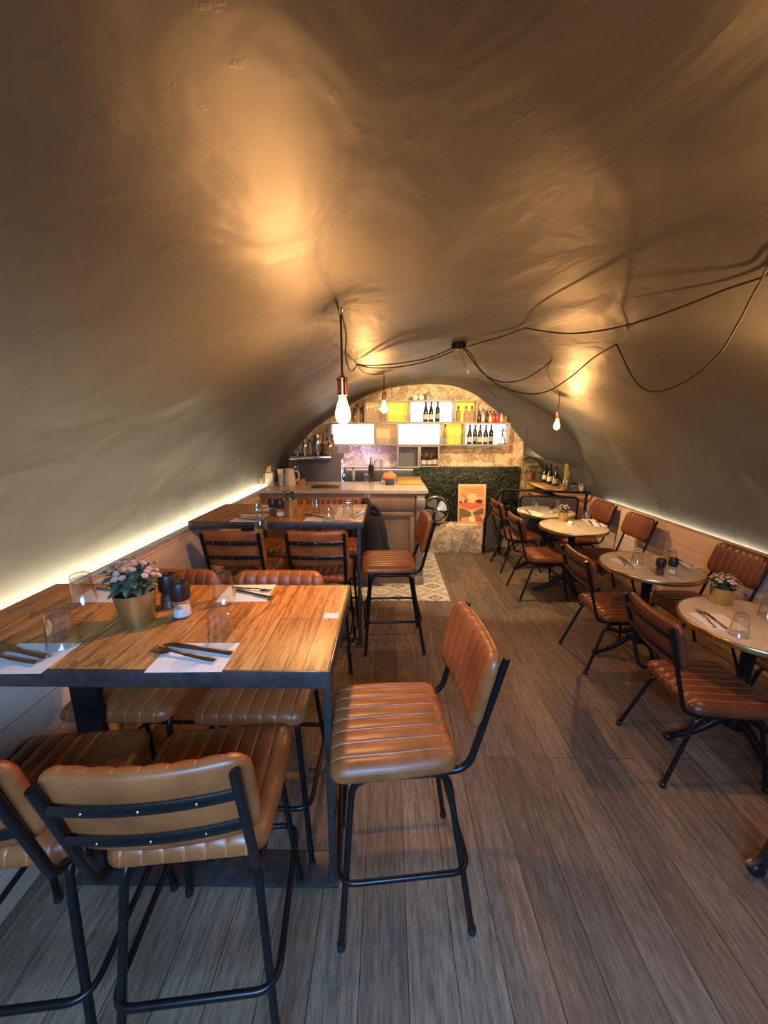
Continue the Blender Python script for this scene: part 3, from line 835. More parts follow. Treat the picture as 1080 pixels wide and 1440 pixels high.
cut_px('fork', 'fork on the left of the marble table with two dark mills', (880, 797), (869, 783), TZ, G3)
cut_px('knife', 'table knife on the left of the marble table with two dark mills', (890, 801), (874, 785), TZ, G3)
cut_px('fork', 'fork on the wall side of the marble table with two dark mills', (974, 797), (954, 788), TZ, G3)
cut_px('knife', 'table knife on the wall side of the marble table with two dark mills', (966, 801), (950, 790), TZ, G3)
cut_px('knife', 'table knife on the wall side of the marble table with the small sign', (835, 742), (826, 731), TZ, G3)
cut_px('fork', 'fork on the wall side of the marble table with the small sign', (846, 742), (838, 733), TZ, G3)
cut_px('knife', 'table knife on the farthest marble table', (748, 725), (738, 717), TZ, G3)
p = at_z(1013, 847, TZ); flower_pot('flower_pot', 'gold pot of pale pink flowers on the closest marble table', p[0], p[1], TZ, .058, .055, .098, .078, .07, 5, 30, 110)
p = at_z(791, 732, TZ); flower_pot('flower_pot', 'gold pot of dusty pink flowers on the marble table with the small sign', p[0], p[1], TZ, .048, .046, .10, .065, .075, 9, 20, 40)
p = at_z(927, 808, TZ); mill('pepper mill with dark filling on a marble table, left of the salt mill', p[0], p[1], TZ, 'pepper', 1.0)
p = at_z(944, 807, TZ); mill('salt mill with pale filling on a marble table, right of the dark mill', p[0], p[1], TZ, 'salt', 1.0)
p = at_z(775, 722, TZ); mill('black-capped salt mill on the farthest marble table', p[0], p[1], TZ, 'salt', 1.0)
t = thing('table_sign', 'small white folded sign on a marble table in front of a flower pot', 'sign', (*at_z(802, 737, TZ)[:2], TZ), .5)
MB().prism([(-.022, 0), (.022, 0), (.004, .032), (-.004, .032)], -.026, .026, Matrix.Rotation(PI/2, 4, 'X')).build('card', M['paper'], t, smooth=False)
MB().box((0, -.0125, .014), (.034, .002, .006), M=Matrix.Rotation(0, 4, 'X')).build('printed_line', M['foil'], t, smooth=False)

# ------------------------------------------------------------------ bar counter
t = thing('bar_counter', 'worn oak bar counter with a pale stone top across the far end of the room', 'counter', (-.49, 4.4, 0))
def L(m, c, d, **k): return m.box((c[0]+.49, c[1]-4.4, c[2]), d, **k)
L(MB(), (-.505, 4.40, .525), (1.77, .60, 1.05)).build('body', M['counter_wood'], t, smooth=False)
L(MB(), (.15, 4.95, .525), (.46, .50, 1.05)).build('return_body', M['counter_wood'], t, smooth=False)
m = MB(); m.prism([(-1.39+.49, 4.065-4.4), (.43+.49, 4.065-4.4), (.43+.49, 5.19-4.4), (-.09+.49, 5.19-4.4), (-.09+.49, 4.74-4.4), (-1.39+.49, 4.74-4.4)], 1.048, 1.082); m.build('worktop', M['counter_top'], t, smooth=False)
for x0, x1 in ((-1.34, -.82), (-.76, -.26), (-.20, .29)):
    cx, w = (x0+x1)/2, x1-x0
    m = MB()
    for c, d in (((cx, 4.092, .815), (w, .022, .05)), ((cx, 4.092, .135), (w, .022, .05)), ((x0+.025, 4.092, .475), (.05, .022, .63)), ((x1-.025, 4.092, .475), (.05, .022, .63))): L(m, c, d, bevel=.004)
    L(m, (cx, 4.097, .475), (w-.1, .010, .63)); m.build('front_panel', M['counter_wood'], t)
L(MB(), (-.52, 4.090, .955), (1.62, .022, .17), bevel=.004).build('frieze', M['counter_wood'], t)
m = L(MB(), (.352, 4.088, .52), (.085, .03, 1.04), bevel=.004); L(m, (.352, 4.078, .94), (.10, .04, .10), bevel=.008); L(m, (.352, 4.078, .05), (.10, .04, .10), bevel=.004); m.build('corner_post', M['grey_wood'], t)
L(MB(), (.393, 4.67, .525), (.02, 1.03, 1.05), bevel=.002).build('side_panel', M['fridge'], t)
L(MB(), (-.23, 4.083, .99), (.075, .035, .10), bevel=.006).build('bracket', M['counter_wood'], t)
L(MB(), (-.24, 4.066, .155), (.03, .02, .05), bevel=.004)
CT = 1.0825
# coat on the counter front
t = thing('coat', 'black coat hanging from a hook on the bar counter front, beside the second table', 'coat', (-.225, 4.045, 0))
rows = []; rnd = random.Random(2)
for i in range(22):
    v = i/21; z = 1.0-.80*v
    hw = .035+.12*sm(0, .25, v)+.07*v; dp = .03+.035*sm(0, .4, v)
    row = []
    for k in range(41):
        a = 2*PI*k/40
        fold = 1+.16*math.sin(5*a+3*v)*sm(.1, .6, v)+.07*math.sin(11*a-2*v)*sm(.1, .6, v)
        row.append((hw*math.cos(a)*fold+.05*v*v-.01, -dp*.2+dp*math.sin(a)*fold*.8, z+.012*math.sin(7*a)*v))
    rows.append(row)
m = MB(); V = m.grid(rows); bmesh.ops.remove_doubles(m.bm, verts=m.bm.verts, dist=1e-4); m.bm.faces.new([v for v in V[0][:-1] if v.is_valid]); m.build('coat_body', M['cloth_black'], t, ang=2)
MB().tube(spline([(-.10, -.02, .86), (-.155, -.02, .72), (-.165, -.02, .50), (-.16, -.02, .36)], 5), .042, 12).build('sleeve', M['cloth_black'], t)
MB().tube(spline([(.06, -.02, .92), (.10, -.025, .90), (.12, -.02, .84), (.05, -.03, .87)], 4), .028, 10).build('hood', M['cloth_black'], t)
MB().tube([(0, .03, 1.02), (0, -.03, 1.02), (0, -.035, 1.045)], .006, 8).build('hook', M['brass'], t)

# small things on the counter
def lathe_thing(name, label, cat, loc, prof, mat, group=None, n=20):
    o = MB().lathe(prof, n=n).build(name, mat); o.location = loc; return tag(o, label, cat, group)
def cz(px, py): p = at_z(px, py, CT); return (p[0], p[1], CT+.0005)
t = thing('straw_holder', 'cup of wooden stirrers at the left end of the bar counter', 'holder', cz(368, 682))
MB().lathe([(0, 0), (.034, 0), (.038, .10), (.036, .10), (.033, .003), (0, .003)], n=18).build('cup', M['glass'], t)
for k in range(9):
    a = k*2.4; r = .016+.01*(k % 2)
    MB().tube([(r*.6*math.cos(a), r*.6*math.sin(a), .004), (1.9*r*math.cos(a), 1.9*r*math.sin(a), .20+.02*(k % 3))], .003, 6).build('stirrer', M['kraft'] if k % 3 else M['cream'], t)
def boxt(name, label, cat, loc, d, mat, rz=0, bevel=.004, group=None):
    o = MB().box((0, 0, d[2]/2), d, bevel=bevel).build(name, mat); o.location = loc; o.rotation_euler = (0, 0, rz); return tag(o, label, cat, group)
boxt('card_box', 'tall brown cardboard box at the left end of the bar counter', 'box', cz(377, 680), (.10, .06, .215), M['kraft'], .1)
boxt('cream_box', 'cream box in front of the brown box on the bar counter', 'box', (cz(379, 683)[0]+.015, cz(379, 683)[1]-.03, CT), (.085, .05, .155), M['cream'], .05)
lathe_thing('cup_stack', 'tall stack of white paper cups on the bar counter', 'cups', cz(396, 683), [(0, 0), (.030, 0), (.036, .185), (.039, .19), (.036, .193), (0, .190)], M['cream'])
t = thing('water_jug', 'cream jug with a handle on the bar counter beside the paper cups', 'jug', cz(408, 683))
MB().lathe([(0, 0), (.062, 0), (.066, .02), (.060, .12), (.048, .17), (.052, .195), (.048, .195), (.044, .17), (.055, .12), (.06, .02), (0, .006)], n=24).build('body', M['cream'], t)
MB().tube(spline([(.055, 0, .17), (.10, 0, .16), (.105, 0, .09), (.062, 0, .05)], 6), .009, 8).build('handle', M['cream'], t)
def wineglass(label, loc, s=1.0, group=None):
    t = thing('wine_glass', label, 'wine glass', loc, group=group)
    MB().lathe([(.012*0, .105), (.025, .112), (.039, .135), (.041, .165), (.034, .21), (.033, .21), (.040, .165), (.038, .136), (.024, .114), (0, .107)], n=24).build('bowl', M['glass'], t)
    MB().lathe([(0, 0), (.036, .001), (.036, .003), (.008, .007), (.004, .02), (.004, .09), (.008, .105), (0, .106)], n=20).build('stem', M['glass'], t)
    t.scale = (s,)*3; return t
wineglass('wine glass beside the cream jug on the left half of the bar counter', cz(416, 680), 1.0)
wineglass('large wine glass in the middle of the bar counter, left of the orange cloth', cz(532, 680), 1.35)
boxt('sugar_box', 'small open wooden box on the bar counter right of the jug', 'box', cz(424, 680), (.09, .06, .055), M['kraft'], 0)
o = make_tumbler('clear ribbed tumbler standing in the middle of the bar counter', cz(516, 680), .12, .034, .04); o.name = 'bar_tumbler'
boxt('menu_pad', 'dark tray lying flat on the bar counter', 'tray', cz(458, 685), (.30, .16, .012), M['fridge'], 0, .003)
boxt('chopping_board', 'yellow wooden chopping board on the right end of the bar counter', 'board', (.255, 4.78, CT), (.30, .60, .022), M['board'], 0, .006)
t = thing('towel_stand', 'orange folded cloth on a dark blue holder on the bar counter', 'cloth', cz(547, 681))
MB().box((.01, -.03, .035), (.105, .07, .07), bevel=.006).build('holder', M['navy'], t)
m = MB(); m.ball((0, .02, .085), .075, (1.15, .7, .85), 3)
for v in m.bm.verts: v.co.x += .012*math.sin(v.co.z*60+v.co.y*40); v.co.z += .010*math.sin(v.co.x*70)
m.build('cloth', M['orange_cloth'], t)

# ------------------------------------------------------------------ bottles
BP = {
 'wine': ([(0, 0), (.034, 0), (.037, .004), (.037, .18), (.034, .205), (.018, .235), (.0145, .25), (.0145, .30), (.0155, .302), (.0155, .312), (0, .312)], (.05, .125, .0375), (.255, .313, .0158)),
 'burgundy': ([(0, 0), (.038, 0), (.041, .004), (.041, .14), (.036, .17), (.021, .22), (.0145, .25), (.0145, .30), (.0155, .303), (.0155, .31), (0, .31)], (.035, .115, .0415), (.25, .312, .0160)),
 'flute': ([(0, 0), (.031, 0), (.034, .004), (.033, .16), (.026, .22), (.0145, .28), (.014, .32), (.015, .33), (0, .33)], (.03, .10, .0345), (.285, .331, .0153)),
 'spirit': ([(0, 0), (.038, 0), (.041, .005), (.041, .14), (.036, .165), (.016, .185), (.014, .20), (.014, .235), (0, .235)], (.03, .115, .0415), (.205, .25, .017)),
 'squat': ([(0, 0), (.044, 0), (.047, .006), (.047, .10), (.04, .135), (.017, .15), (.015, .17), (.015, .20), (0, .20)], (.02, .09, .0475), (.175, .215, .019)),
}
def bottle(kind, glass, lab, loc, label=None, cap='foil', s=1.0, group=None, rz=None):
    prof, (l0, l1, lr), (c0, c1, cr) = BP[kind]
    t = thing('bottle', lab, 'bottle', loc, group=group)
    MB().lathe(prof, n=20).build('glass_body', M[glass], t)
    if label: MB().lathe([(lr-.001, l0), (lr, l0), (lr, l1), (lr-.001, l1)], n=20).build('paper_label', M[label], t)
    MB().lathe([(cr-.002, c0), (cr, c0), (cr, c1), (0, c1+.001)], n=16).build('cap', M[cap], t)
    t.scale = (s,)*3; return t

# ------------------------------------------------------------------ shelf boxes on the end wall
SY0, SY1 = 5.25, 5.448
def shelf_box(label, x0, x1, z0, z1, mat, back, group='box shelves on the end wall', light=None):
    t = thing('box_shelf', label, 'shelf', ((x0+x1)/2, SY1, z0), group=group)
    w, h, d = x1-x0-.004, z1-z0-.004, SY1-SY0; th = .014
    for nm, c, dd in (('bottom_panel', (0, -d/2, th/2), (w, d, th)), ('top_panel', (0, -d/2, h-th/2), (w, d, th)), ('side_panel', (-w/2+th/2, -d/2, h/2), (th, d, h-2*th)), ('side_panel', (w/2-th/2, -d/2, h/2), (th, d, h-2*th))):
        MB().box(c, dd, bevel=.0015).build(nm, M[mat], t)
    MB().box((0, -.006, h/2), (w-2*th, .010, h-2*th)).build('lit_back' if back.startswith('lit') else 'back_panel', M[back], t, smooth=False)
    return t
X0 = -.778; ZL, ZM, ZU, ZB = 1.503, 1.801, 2.092, 1.203
B = {}
B['a'] = shelf_box('long white lit box shelf at the left of the lower row', X0, X0+.6, ZL, ZM, 'white_box', 'lit_white')
B['b'] = shelf_box('amber lit box shelf in the lower row, between the two long white boxes', X0+.6, X0+.9, ZL, ZM, 'white_box', 'lit_amber')
B['c'] = shelf_box('long white lit box shelf in the middle of the lower row, full of glasses', X0+.9, X0+1.5, ZL, ZM, 'white_box', 'lit_white')
B['d'] = shelf_box('yellow lit box shelf in the lower row holding one olive bottle', X0+1.5, X0+1.8, ZL, ZM, 'white_box', 'lit_yellow')
B['e'] = shelf_box('white lit box shelf at the right of the lower row with five dark wine bottles', X0+1.8, X0+2.4, ZL, ZM, 'white_box', 'lit_white')
U0 = -.319
B['f'] = shelf_box('amber lit box shelf at the left of the upper row, packed with glasses', U0, U0+.3, ZM, ZU, 'white_box', 'lit_amber')
B['g'] = shelf_box('yellow lit box shelf in the upper row, second from the left', U0+.3, U0+.6, ZM, ZU, 'white_box', 'lit_yellow')
B['h'] = shelf_box('long white lit box shelf in the upper row with three wine bottles', U0+.6, U0+1.2, ZM, ZU, 'white_box', 'lit_white')
B['i'] = shelf_box('yellow lit box shelf at the right of the upper row with three bottles', U0+1.2, U0+1.5, ZM, ZU, 'white_box', 'lit_yellow')
B['j'] = shelf_box('grey box shelf full of glasses hanging under the lit rows', .122, .422, ZB, ZL, 'grey_box', 'grey_box')
B['k'] = shelf_box('small brown box shelf with three dark bottles under the lit rows', .425, .692, ZB+.01, ZL, 'white_box', 'brown_box')
SB = .0145
def on_box(px, py, z, y=5.33): p = at_y(px, py, y); return (p[0], y, z)
gr = 'wine bottles in the lit shelf boxes'
for px, kd, gl, lb, lab in ((660, 'burgundy', 'wine', 'label', 'first dark wine bottle from the left in the lower right white box'), (667.5, 'wine', 'wine', 'label_grey', 'second dark wine bottle from the left in the lower right white box'),
        (674.5, 'burgundy', 'wine', 'label', 'third dark wine bottle from the left in the lower right white box'), (682.5, 'burgundy', 'wine', 'label', 'fourth dark wine bottle from the left in the lower right white box'),
        (690, 'wine', 'wine', 'label_grey', 'rightmost dark wine bottle in the lower right white box, beside the dancing figure')):
    bottle(kd, gl, lab, on_box(px, 620, ZL+SB), lb, s=.83, group=gr)
for px, kd, lb, lab in ((598.5, 'burgundy', 'label', 'leftmost of three dark wine bottles in the upper white box'), (606, 'burgundy', 'label', 'middle one of three dark wine bottles in the upper white box'), (615, 'wine', 'label_grey', 'rightmost of three dark wine bottles in the upper white box')):
    bottle(kd, 'wine', lab, on_box(px, 590, ZM+SB), lb, s=.83, group=gr)
bottle('flute', 'olive_bottle', 'slim olive green bottle in the yellow lit box of the lower row', on_box(625.5, 620, ZL+SB), 'label_grey', s=.8, group=gr)
for px, gl, lab in ((644, 'olive_bottle', 'olive bottle with dark stopper in the upper right yellow box'), (655, 'pink_bottle', 'left one of two pink bottles in the upper right yellow box'), (663, 'pink_bottle', 'right one of two pink bottles in the upper right yellow box')):
    bottle('spirit', gl, lab, on_box(px, 590, ZM+SB), None, s=.82, group=gr)
for px, lab in ((595.5, 'leftmost of three dark square-shouldered bottles in the brown box'), (603.5, 'middle one of three dark square-shouldered bottles in the brown box'), (611.5, 'rightmost and tallest of three dark bottles in the brown box')):
    bottle('squat', 'brown_bottle', lab, on_box(px, 650, ZB+.01+SB), 'label', s=.8 if px < 610 else .9, group=gr)
# dancing figure ornament
t = thing('figurine', 'slim dark dancing figure on a flat base in the lower right white box', 'ornament', on_box(706, 620, ZL+SB))
MB().box((0, 0, .006), (.11, .05, .012), bevel=.003).build('base', M['matte_black'], t)
m = MB()
m.tube(spline([(-.030, 0, .012), (-.022, 0, .06), (-.012, 0, .105), (.0, 0, .125)], 4), [.004]*4+[.006]*4+[.008]*4+[.010], 8)
m.tube(spline([(.040, 0, .012), (.032, 0, .055), (.012, 0, .105), (.0, 0, .125)], 4), [.004]*4+[.006]*4+[.008]*4+[.010], 8)
m.tube(spline([(.0, 0, .118), (-.002, 0, .15), (.002, 0, .18), (.004, 0, .195)], 4), [.011]*4+[.010]*4+[.013]*4+[.006], 8)
m.ball((.005, 0, .208), .012, (.9, .9, 1.15), 2)
m.tube(spline([(.012, 0, .182), (.035, 0, .17), (.05, 0, .195)], 4), .0045, 7); m.tube(spline([(-.008, 0, .182), (-.035, 0, .165), (-.045, 0, .15)], 4), .0045, 7)
m.build('figure', M['matte_black'], t)
# glasses in the boxes
sg0 = None
def shelf_glass(label, loc, s, group):
    global sg0
    if sg0 is None:
        sg0 = MB().lathe([(0, 0), (.026, 0), (.029, .09), (.028, .09), (.025, .004), (0, .004)], n=14).build('shelf_glass', M['glass']); o = sg0
    else: o = sg0.copy(); COL.objects.link(o)
    o.location = loc; o.scale = (s,)*3 if not isinstance(s, tuple) else s; return tag(o, label, 'drinking glass', group)
for (key, x0, x1, z, nn, hh, lab, grp) in (
    ('a', X0+.05, X0+.55, ZL+SB, 8, 1.15, 'clear glass in the long white box at the left of the lower row', 'glasses in the left long white box'),
    ('c', X0+.95, X0+1.45, ZL+SB, 8, 1.3, 'clear glass in the long white box in the middle of the lower row', 'glasses in the middle long white box'),
    ('b', X0+.64, X0+.86, ZL+SB, 4, .95, 'clear glass in the amber box of the lower row', 'glasses in the lower amber box'),
    ('h', U0+.64, U0+.76, ZM+SB, 3, 1.9, 'tall clear glass left of the bottles in the upper white box', 'tall glasses left of the bottles in the upper white box'),
    ('h', U0+1.02, U0+1.16, ZM+SB, 3, 2.0, 'tall clear glass right of the bottles in the upper white box', 'tall glasses right of the bottles in the upper white box'),
    ('g', U0+.35, U0+.56, ZM+SB, 4, 1.0, 'clear glass in the upper yellow box', 'glasses in the upper yellow box'),
    ('d', X0+1.60, X0+1.76, ZL+SB, 3, 1.6, 'clear glass right of the olive bottle in the lower yellow box', 'glasses in the lower yellow box')):
    for k in range(nn): shelf_glass(lab, (x0+(x1-x0)*k/(nn-1), 5.335, z), (1, 1, hh), grp)
for (x0, z0, rowsn, coln, nm, grp) in ((U0+.045, ZM+SB, 3, 5, 'clear glass stacked in the upper amber box', 'glasses stacked in the upper amber box'), (.165, ZB+SB, 4, 5, 'clear glass stacked in the grey box', 'glasses stacked in the grey box')):
    for r in range(rowsn):
        for k in range(coln): shelf_glass(nm, (x0+k*.053, 5.32, z0+r*.0640), (.85, .85, .70), grp)
# bottles standing on the boxes
gt = 'bottles standing on the tops of the shelf boxes'
for px, kd, gl, lab in ((499, 'spirit', 'amber_bottle', 'leftmost bottle on top of the lower left lit box'), (503.5, 'wine', 'clear_bottle', 'pale bottle with dark stopper on top of the lower left lit box'), (508.5, 'spirit', 'amber_bottle', 'amber bottle on the lower left lit box, touching the amber shelf box')):
    bottle(kd, gl, lab, on_box(px, 590, ZM+.001), None, s=.78, group=gt)
for k, (px, kd, gl, s, lab) in enumerate(((673.5, 'squat', 'brown_bottle', .7, 'first small brown bottle from the left on top of the lower right box'), (679, 'spirit', 'clear_bottle', .72, 'clear bottle second from the left on top of the lower right box'), (684, 'squat', 'brown_bottle', .72, 'third bottle from the left on top of the lower right box, brown'),
        (689, 'squat', 'pink_bottle', .72, 'pinkish bottle in the row on top of the lower right box'), (694, 'squat', 'red_bottle', .72, 'left one of two red bottles on top of the lower right box'), (699, 'squat', 'red_bottle', .72, 'right one of two red bottles on top of the lower right box'),
        (705, 'spirit', 'clear_bottle', .6, 'pale bottle second from the right on top of the lower right box'), (711, 'spirit', 'olive_bottle', .5, 'olive bottle at the right end of the top of the lower right box'))):
    bottle(kd, gl, lab, on_box(px, 590, ZM+.001), 'label' if k in (1, 3, 6) else None, s=s, group=gt)
for px, lab in ((584, 'left round cream tin on top of the upper white box'), (592.5, 'right round cream tin on top of the upper white box')):
    o = MB().lathe([(0, -.02), (.034, -.02), (.036, -.017), (.036, .017), (.034, .02), (0, .02)], n=24, M=Matrix.Rotation(PI/2, 4, 'X')).build('round_tin', M['cream']); q = on_box(px, 555, ZU+.036); o.location = q; tag(o, lab, 'tin', 'round tins on the top shelf')
o = lathe_thing('storage_jar', 'dark-lidded glass jar right of the two round tins on the top shelf', 'jar', on_box(602, 555, ZU+.001), [(0, 0), (.03, 0), (.033, .05), (.03, .075), (.026, .08), (.034, .082), (.02, .10), (0, .102)], M['clear_bottle'])

# foliage wall
rnd = random.Random(11); m = MB()
m.box((1.12, 5.435, .80), (1.5, .02, .80))
for i in range(7000):
    x = rnd.uniform(.38, 1.87); z = rnd.uniform(.41, 1.19); y = 5.43-rnd.uniform(0, .05)
    a = rnd.uniform(0, 2*PI); L_ = rnd.uniform(.015, .04); w = L_*.3
    d = Vector((math.cos(a), -rnd.uniform(.2, .9), math.sin(a))).normalized(); s_ = d.cross(Vector((rnd.uniform(-1, 1), rnd.uniform(-1, 1), 1))).normalized()
    c = Vector((x, y, z))
    m.bm.faces.new([m.bm.verts.new(q) for q in (c, c+d*L_*.5+s_*w, c+d*L_, c+d*L_*.5-s_*w)])
o = m.build('foliage_wall', M['moss'], smooth=False, normals=False); o['kind'] = 'stuff'; tag(o, 'dark green foliage wall below the wallpaper and shelf boxes', 'foliage')
o = struct(MB().box((.55, 5.44, 1.197), (2.66, .03, .014)).build('trim_8', M['ledge'], smooth=False))

# fan on the plinth
t = thing('desk_fan', 'round metal desk fan on the wallpapered plinth beside the counter', 'fan', (.665, 5.258, .411))
c = Vector((0, 0, .205)); R = .185
m = MB()
for yy, rr in ((-.035, R), (.035, R)):
    m.tube([(rr*math.cos(2*PI*k/40), yy, c.z+rr*math.sin(2*PI*k/40)) for k in range(40)], .0075, 8, closed=True)
m.build('cage_ring', M['chrome'], t)
m = MB()
for k in range(28):
    a = 2*PI*k/28; m.tube([(.035*math.cos(a), -.06, c.z+.035*math.sin(a)), (R*.6*math.cos(a), -.058, c.z+R*.6*math.sin(a)), (R*math.cos(a), -.035, c.z+R*math.sin(a)), (R*math.cos(a), .035, c.z+R*math.sin(a))], .0011, 4)
m.build('cage', M['chrome'], t)
for k in range(4):
    a0 = k*PI/2+.5; m = MB(); V = []
    for i in range(6):
        r = .03+.125*i/5; row = []
        for j in range(5):
            a = a0+(j/4-.5)*(1.0+.25*math.sin(PI*i/5)); row.append((r*math.cos(a), -.01+.028*(j/4-.5), c.z+r*math.sin(a)))
        V.append(row)
    m.grid(V); m.build('blade', M['blade'], t, ang=2)
m = MB(); m.lathe([(0, -.04), (.03, -.035), (.034, 0), (.045, .02), (.045, .07), (.02, .09), (0, .09)], (0, 0, 0), 20, Matrix.Translation((0, 0, c.z)) @ Matrix.Rotation(-PI/2, 4, 'X')); m.build('motor', M['chrome'], t)
MB().lathe([(0, 0), (.085, 0), (.085, .010), (.03, .02), (0, .02)], n=24).build('base', M['iron'], t)
m = MB(); m.tube(fillet([(-R-.012, 0, c.z), (-R-.012, 0, .018), (R+.012, 0, .018), (R+.012, 0, c.z)], .05), .006, 8); m.build('bracket', M['iron'], t)

# poster
PX0, PX1, PZ0, PZ1 = .985, 1.372, .412, .965
t = thing('poster', 'orange framed poster of a windmill at sunset standing on the plinth', 'poster', ((PX0+PX1)/2, 5.285, PZ0)); t.rotation_euler = (R_(-6), 0, 0)
w, h = PX1-PX0, PZ1-PZ0
PC = {k: mottled('poster ink '+k, c, .6, 0, .06, 30) for k, c in (('peach', (.78, .36, .16)), ('orange', (.80, .24, .08)), ('sun', (.85, .50, .18)), ('coral', (.70, .13, .055)), ('dark', (.16, .045, .015)), ('olive', (.17, .13, .035)), ('sand', (.78, .52, .22)), ('pinkish', (.68, .33, .2)), ('pale_yellow', (.95, .80, .38)), ('red', (.55, .10, .035)))}
MB().box((0, .006, h/2), (w, .012, h), bevel=.001).build('board', PC['peach'], t, smooth=False)
def flat(poly, ink, name, k):
    m = MB(); T = Matrix.Translation((0, -.0008*k, 0)) @ Matrix.Rotation(PI/2, 4, 'X')
    m.prism(poly, 0, .0012, T); return m.build(name, PC[ink], t, smooth=False)
def U(u, v): return ((u-.5)*w, (1-v)*h)   # picture fractions, v down
def disc(u, v, r, n=28, sy=1): return [((u-.5)*w+r*w*math.cos(2*PI*k/n), (1-v)*h+r*w*sy*math.sin(2*PI*k/n)) for k in range(n)]
flat([U(.07, .04), U(.93, .04), U(.93, .30), U(.07, .30)][::-1], 'orange', 'sky_band', 1)
flat(disc(.50, .36, .19), 'sun', 'sun', 2)
flat([U(.05, .465), U(.3, .455), U(.6, .47), U(.93, .485), U(.93, .53), U(.7, .60), U(.45, .63), U(.2, .59), U(.05, .53)][::-1], 'coral', 'poppy_field', 3)
flat([U(.22, .465), U(.235, .345), U(.30, .345), U(.315, .465)][::-1], 'dark', 'windmill', 4)
for a, b in (((.14, .27), (.40, .41)), ((.37, .29), (.18, .42))):
    A, Bq = Vector(U(*a)), Vector(U(*b)); d = (Bq-A).normalized(); n_ = Vector((-d.y, d.x))*.004
    flat([tuple(A-n_), tuple(Bq-n_), tuple(Bq+n_), tuple(A+n_)], 'dark' if a[0] < .2 else 'sand', 'windmill_sail', 5)
for u, v, r in ((.66, .43, .055), (.74, .415, .07), (.83, .42, .065), (.78, .445, .08), (.09, .45, .06)): flat(disc(u, v, r, 16, .75), 'dark', 'tree', 6)
flat([U(.05, .60), U(.25, .63), U(.48, .72), U(.48, .80), U(.05, .96)][::-1], 'olive', 'vineyard', 4)
flat([U(.93, .60), U(.75, .63), U(.53, .72), U(.6, .80), U(.93, .75)][::-1], 'olive', 'vineyard', 4)
flat([U(.46, .64), U(.54, .64), U(.60, .80), U(.93, .78), U(.93, .96), U(.05, .96), U(.35, .82)][::-1], 'sand', 'path', 3)
flat([U(.12, .85), U(.40, .83), U(.42, .95), U(.10, .95)][::-1], 'pinkish', 'house', 5)
flat([U(.43, .83), U(.60, .83), U(.62, .95), U(.42, .95)][::-1], 'pale_yellow', 'pale_jar', 6)  # pale yellow jar shape in the poster print
flat([U(.62, .80), U(.85, .80), U(.93, .95), U(.66, .95)][::-1], 'red', 'roof', 5)
def text_mesh(body, size, mat, parent, name, loc, rot=(PI/2, 0, 0)):
    cu = bpy.data.curves.new('t', 'FONT'); cu.body = body; cu.size = size; cu.align_x = 'CENTER'; cu.align_y = 'CENTER'; cu.extrude = .0004
    tmp = bpy.data.objects.new('t', cu); COL.objects.link(tmp)
    bpy.context.view_layer.update()
    me = bpy.data.meshes.new_from_object(tmp.evaluated_get(bpy.context.evaluated_depsgraph_get()))
    bpy.data.objects.remove(tmp); me.materials.clear(); me.materials.append(mat)
    o = bpy.data.objects.new(name, me); COL.objects.link(o); o.parent = parent; o.location = loc; o.rotation_euler = rot; return o
text_mesh('Provençalerie', .043, PC['dark'], t, 'title_lettering', (0, -.0022, h*.875))

# ------------------------------------------------------------------ drinks fridge, back counter
t = thing('drinks_fridge', 'dark grey drinks cabinet with a blue-lit side behind the left of the counter', 'fridge', (-.93, 5.05, 0))
MB().box((0, 0, .70), (.66, .40, 1.40), bevel=.012).build('body', M['fridge'], t)
MB().box((.337, -.01, .70), (.014, .36, 1.30), bevel=.003).build('glass_door', M['chrome'], t)
for k in range(5): MB().box((.347, -.15+.07*(k % 2)*2, 1.06+.065*k), (.006, .08, .03), bevel=.001).build('blue_light', M['blue_led'], t, smooth=False)
MB().box((-.03, -.24, 1.375), (.52, .12, .045), bevel=.004).build('steel_tray', M['chrome'], t)
gfr = 'bar tools and bottles on the drinks cabinet'
for k, (px, kd, gl, s, lab) in enumerate(((437, 'spirit', 'clear_bottle', .75, 'leftmost tall bottle on the dark drinks cabinet'), (443, 'wine', 'clear_bottle', .8, 'tall pale bottle on the drinks cabinet, second from the left'), (456, 'wine', 'amber_bottle', .85, 'amber bottle in the middle of the drinks cabinet top'),
        (461, 'spirit', 'clear_bottle', .85, 'clear spirit bottle right of the amber bottle on the drinks cabinet'), (468, 'wine', 'amber_bottle', .8, 'tall amber bottle at the right of the drinks cabinet top'), (450, 'spirit', 'brown_bottle', .8, 'brown bottle behind the shakers on the drinks cabinet'))):
    p = at_y(px, 640, 5.02+.03*(k % 2)); bottle(kd, gl, lab, (p[0], p[1], 1.401), 'label' if k % 2 else None, s=s, group=gfr)
shaker = [(0, 0), (.026, 0), (.034, .10), (.034, .13), (.026, .155), (.016, .165), (.016, .19), (0, .195)]
for px, s, lab in ((429, 1.0, 'steel cocktail shaker at the left on the drinks cabinet tray'), (447, 1.3, 'tallest steel cocktail shaker on the drinks cabinet'), (464, .95, 'steel cocktail shaker at the right on the drinks cabinet')):
    p = at_y(px, 640, 4.86 if s < 1.3 else 4.95); o = lathe_thing('cocktail_shaker', lab, 'shaker', (p[0], p[1], 1.3985 if s < 1.3 else 1.4005), shaker, M['chrome'], 'cocktail shakers'); o.scale = (s,)*3
p = at_y(418, 640, 4.86); lathe_thing('jigger', 'small double-cone steel jigger at the left end of the tray', 'jigger', (p[0], p[1], 1.3985), [(0, 0), (.020, 0), (.006, .035), (.006, .04), (.030, .085), (.028, .085), (.004, .045), (0, .045)], M['chrome'])
boxt('back_counter', 'low dark counter unit under the wallpaper behind the bar', 'cabinet', (-.115, 5.335, 0), (.91, .20, 1.185), M['matte_black'], 0, .004)
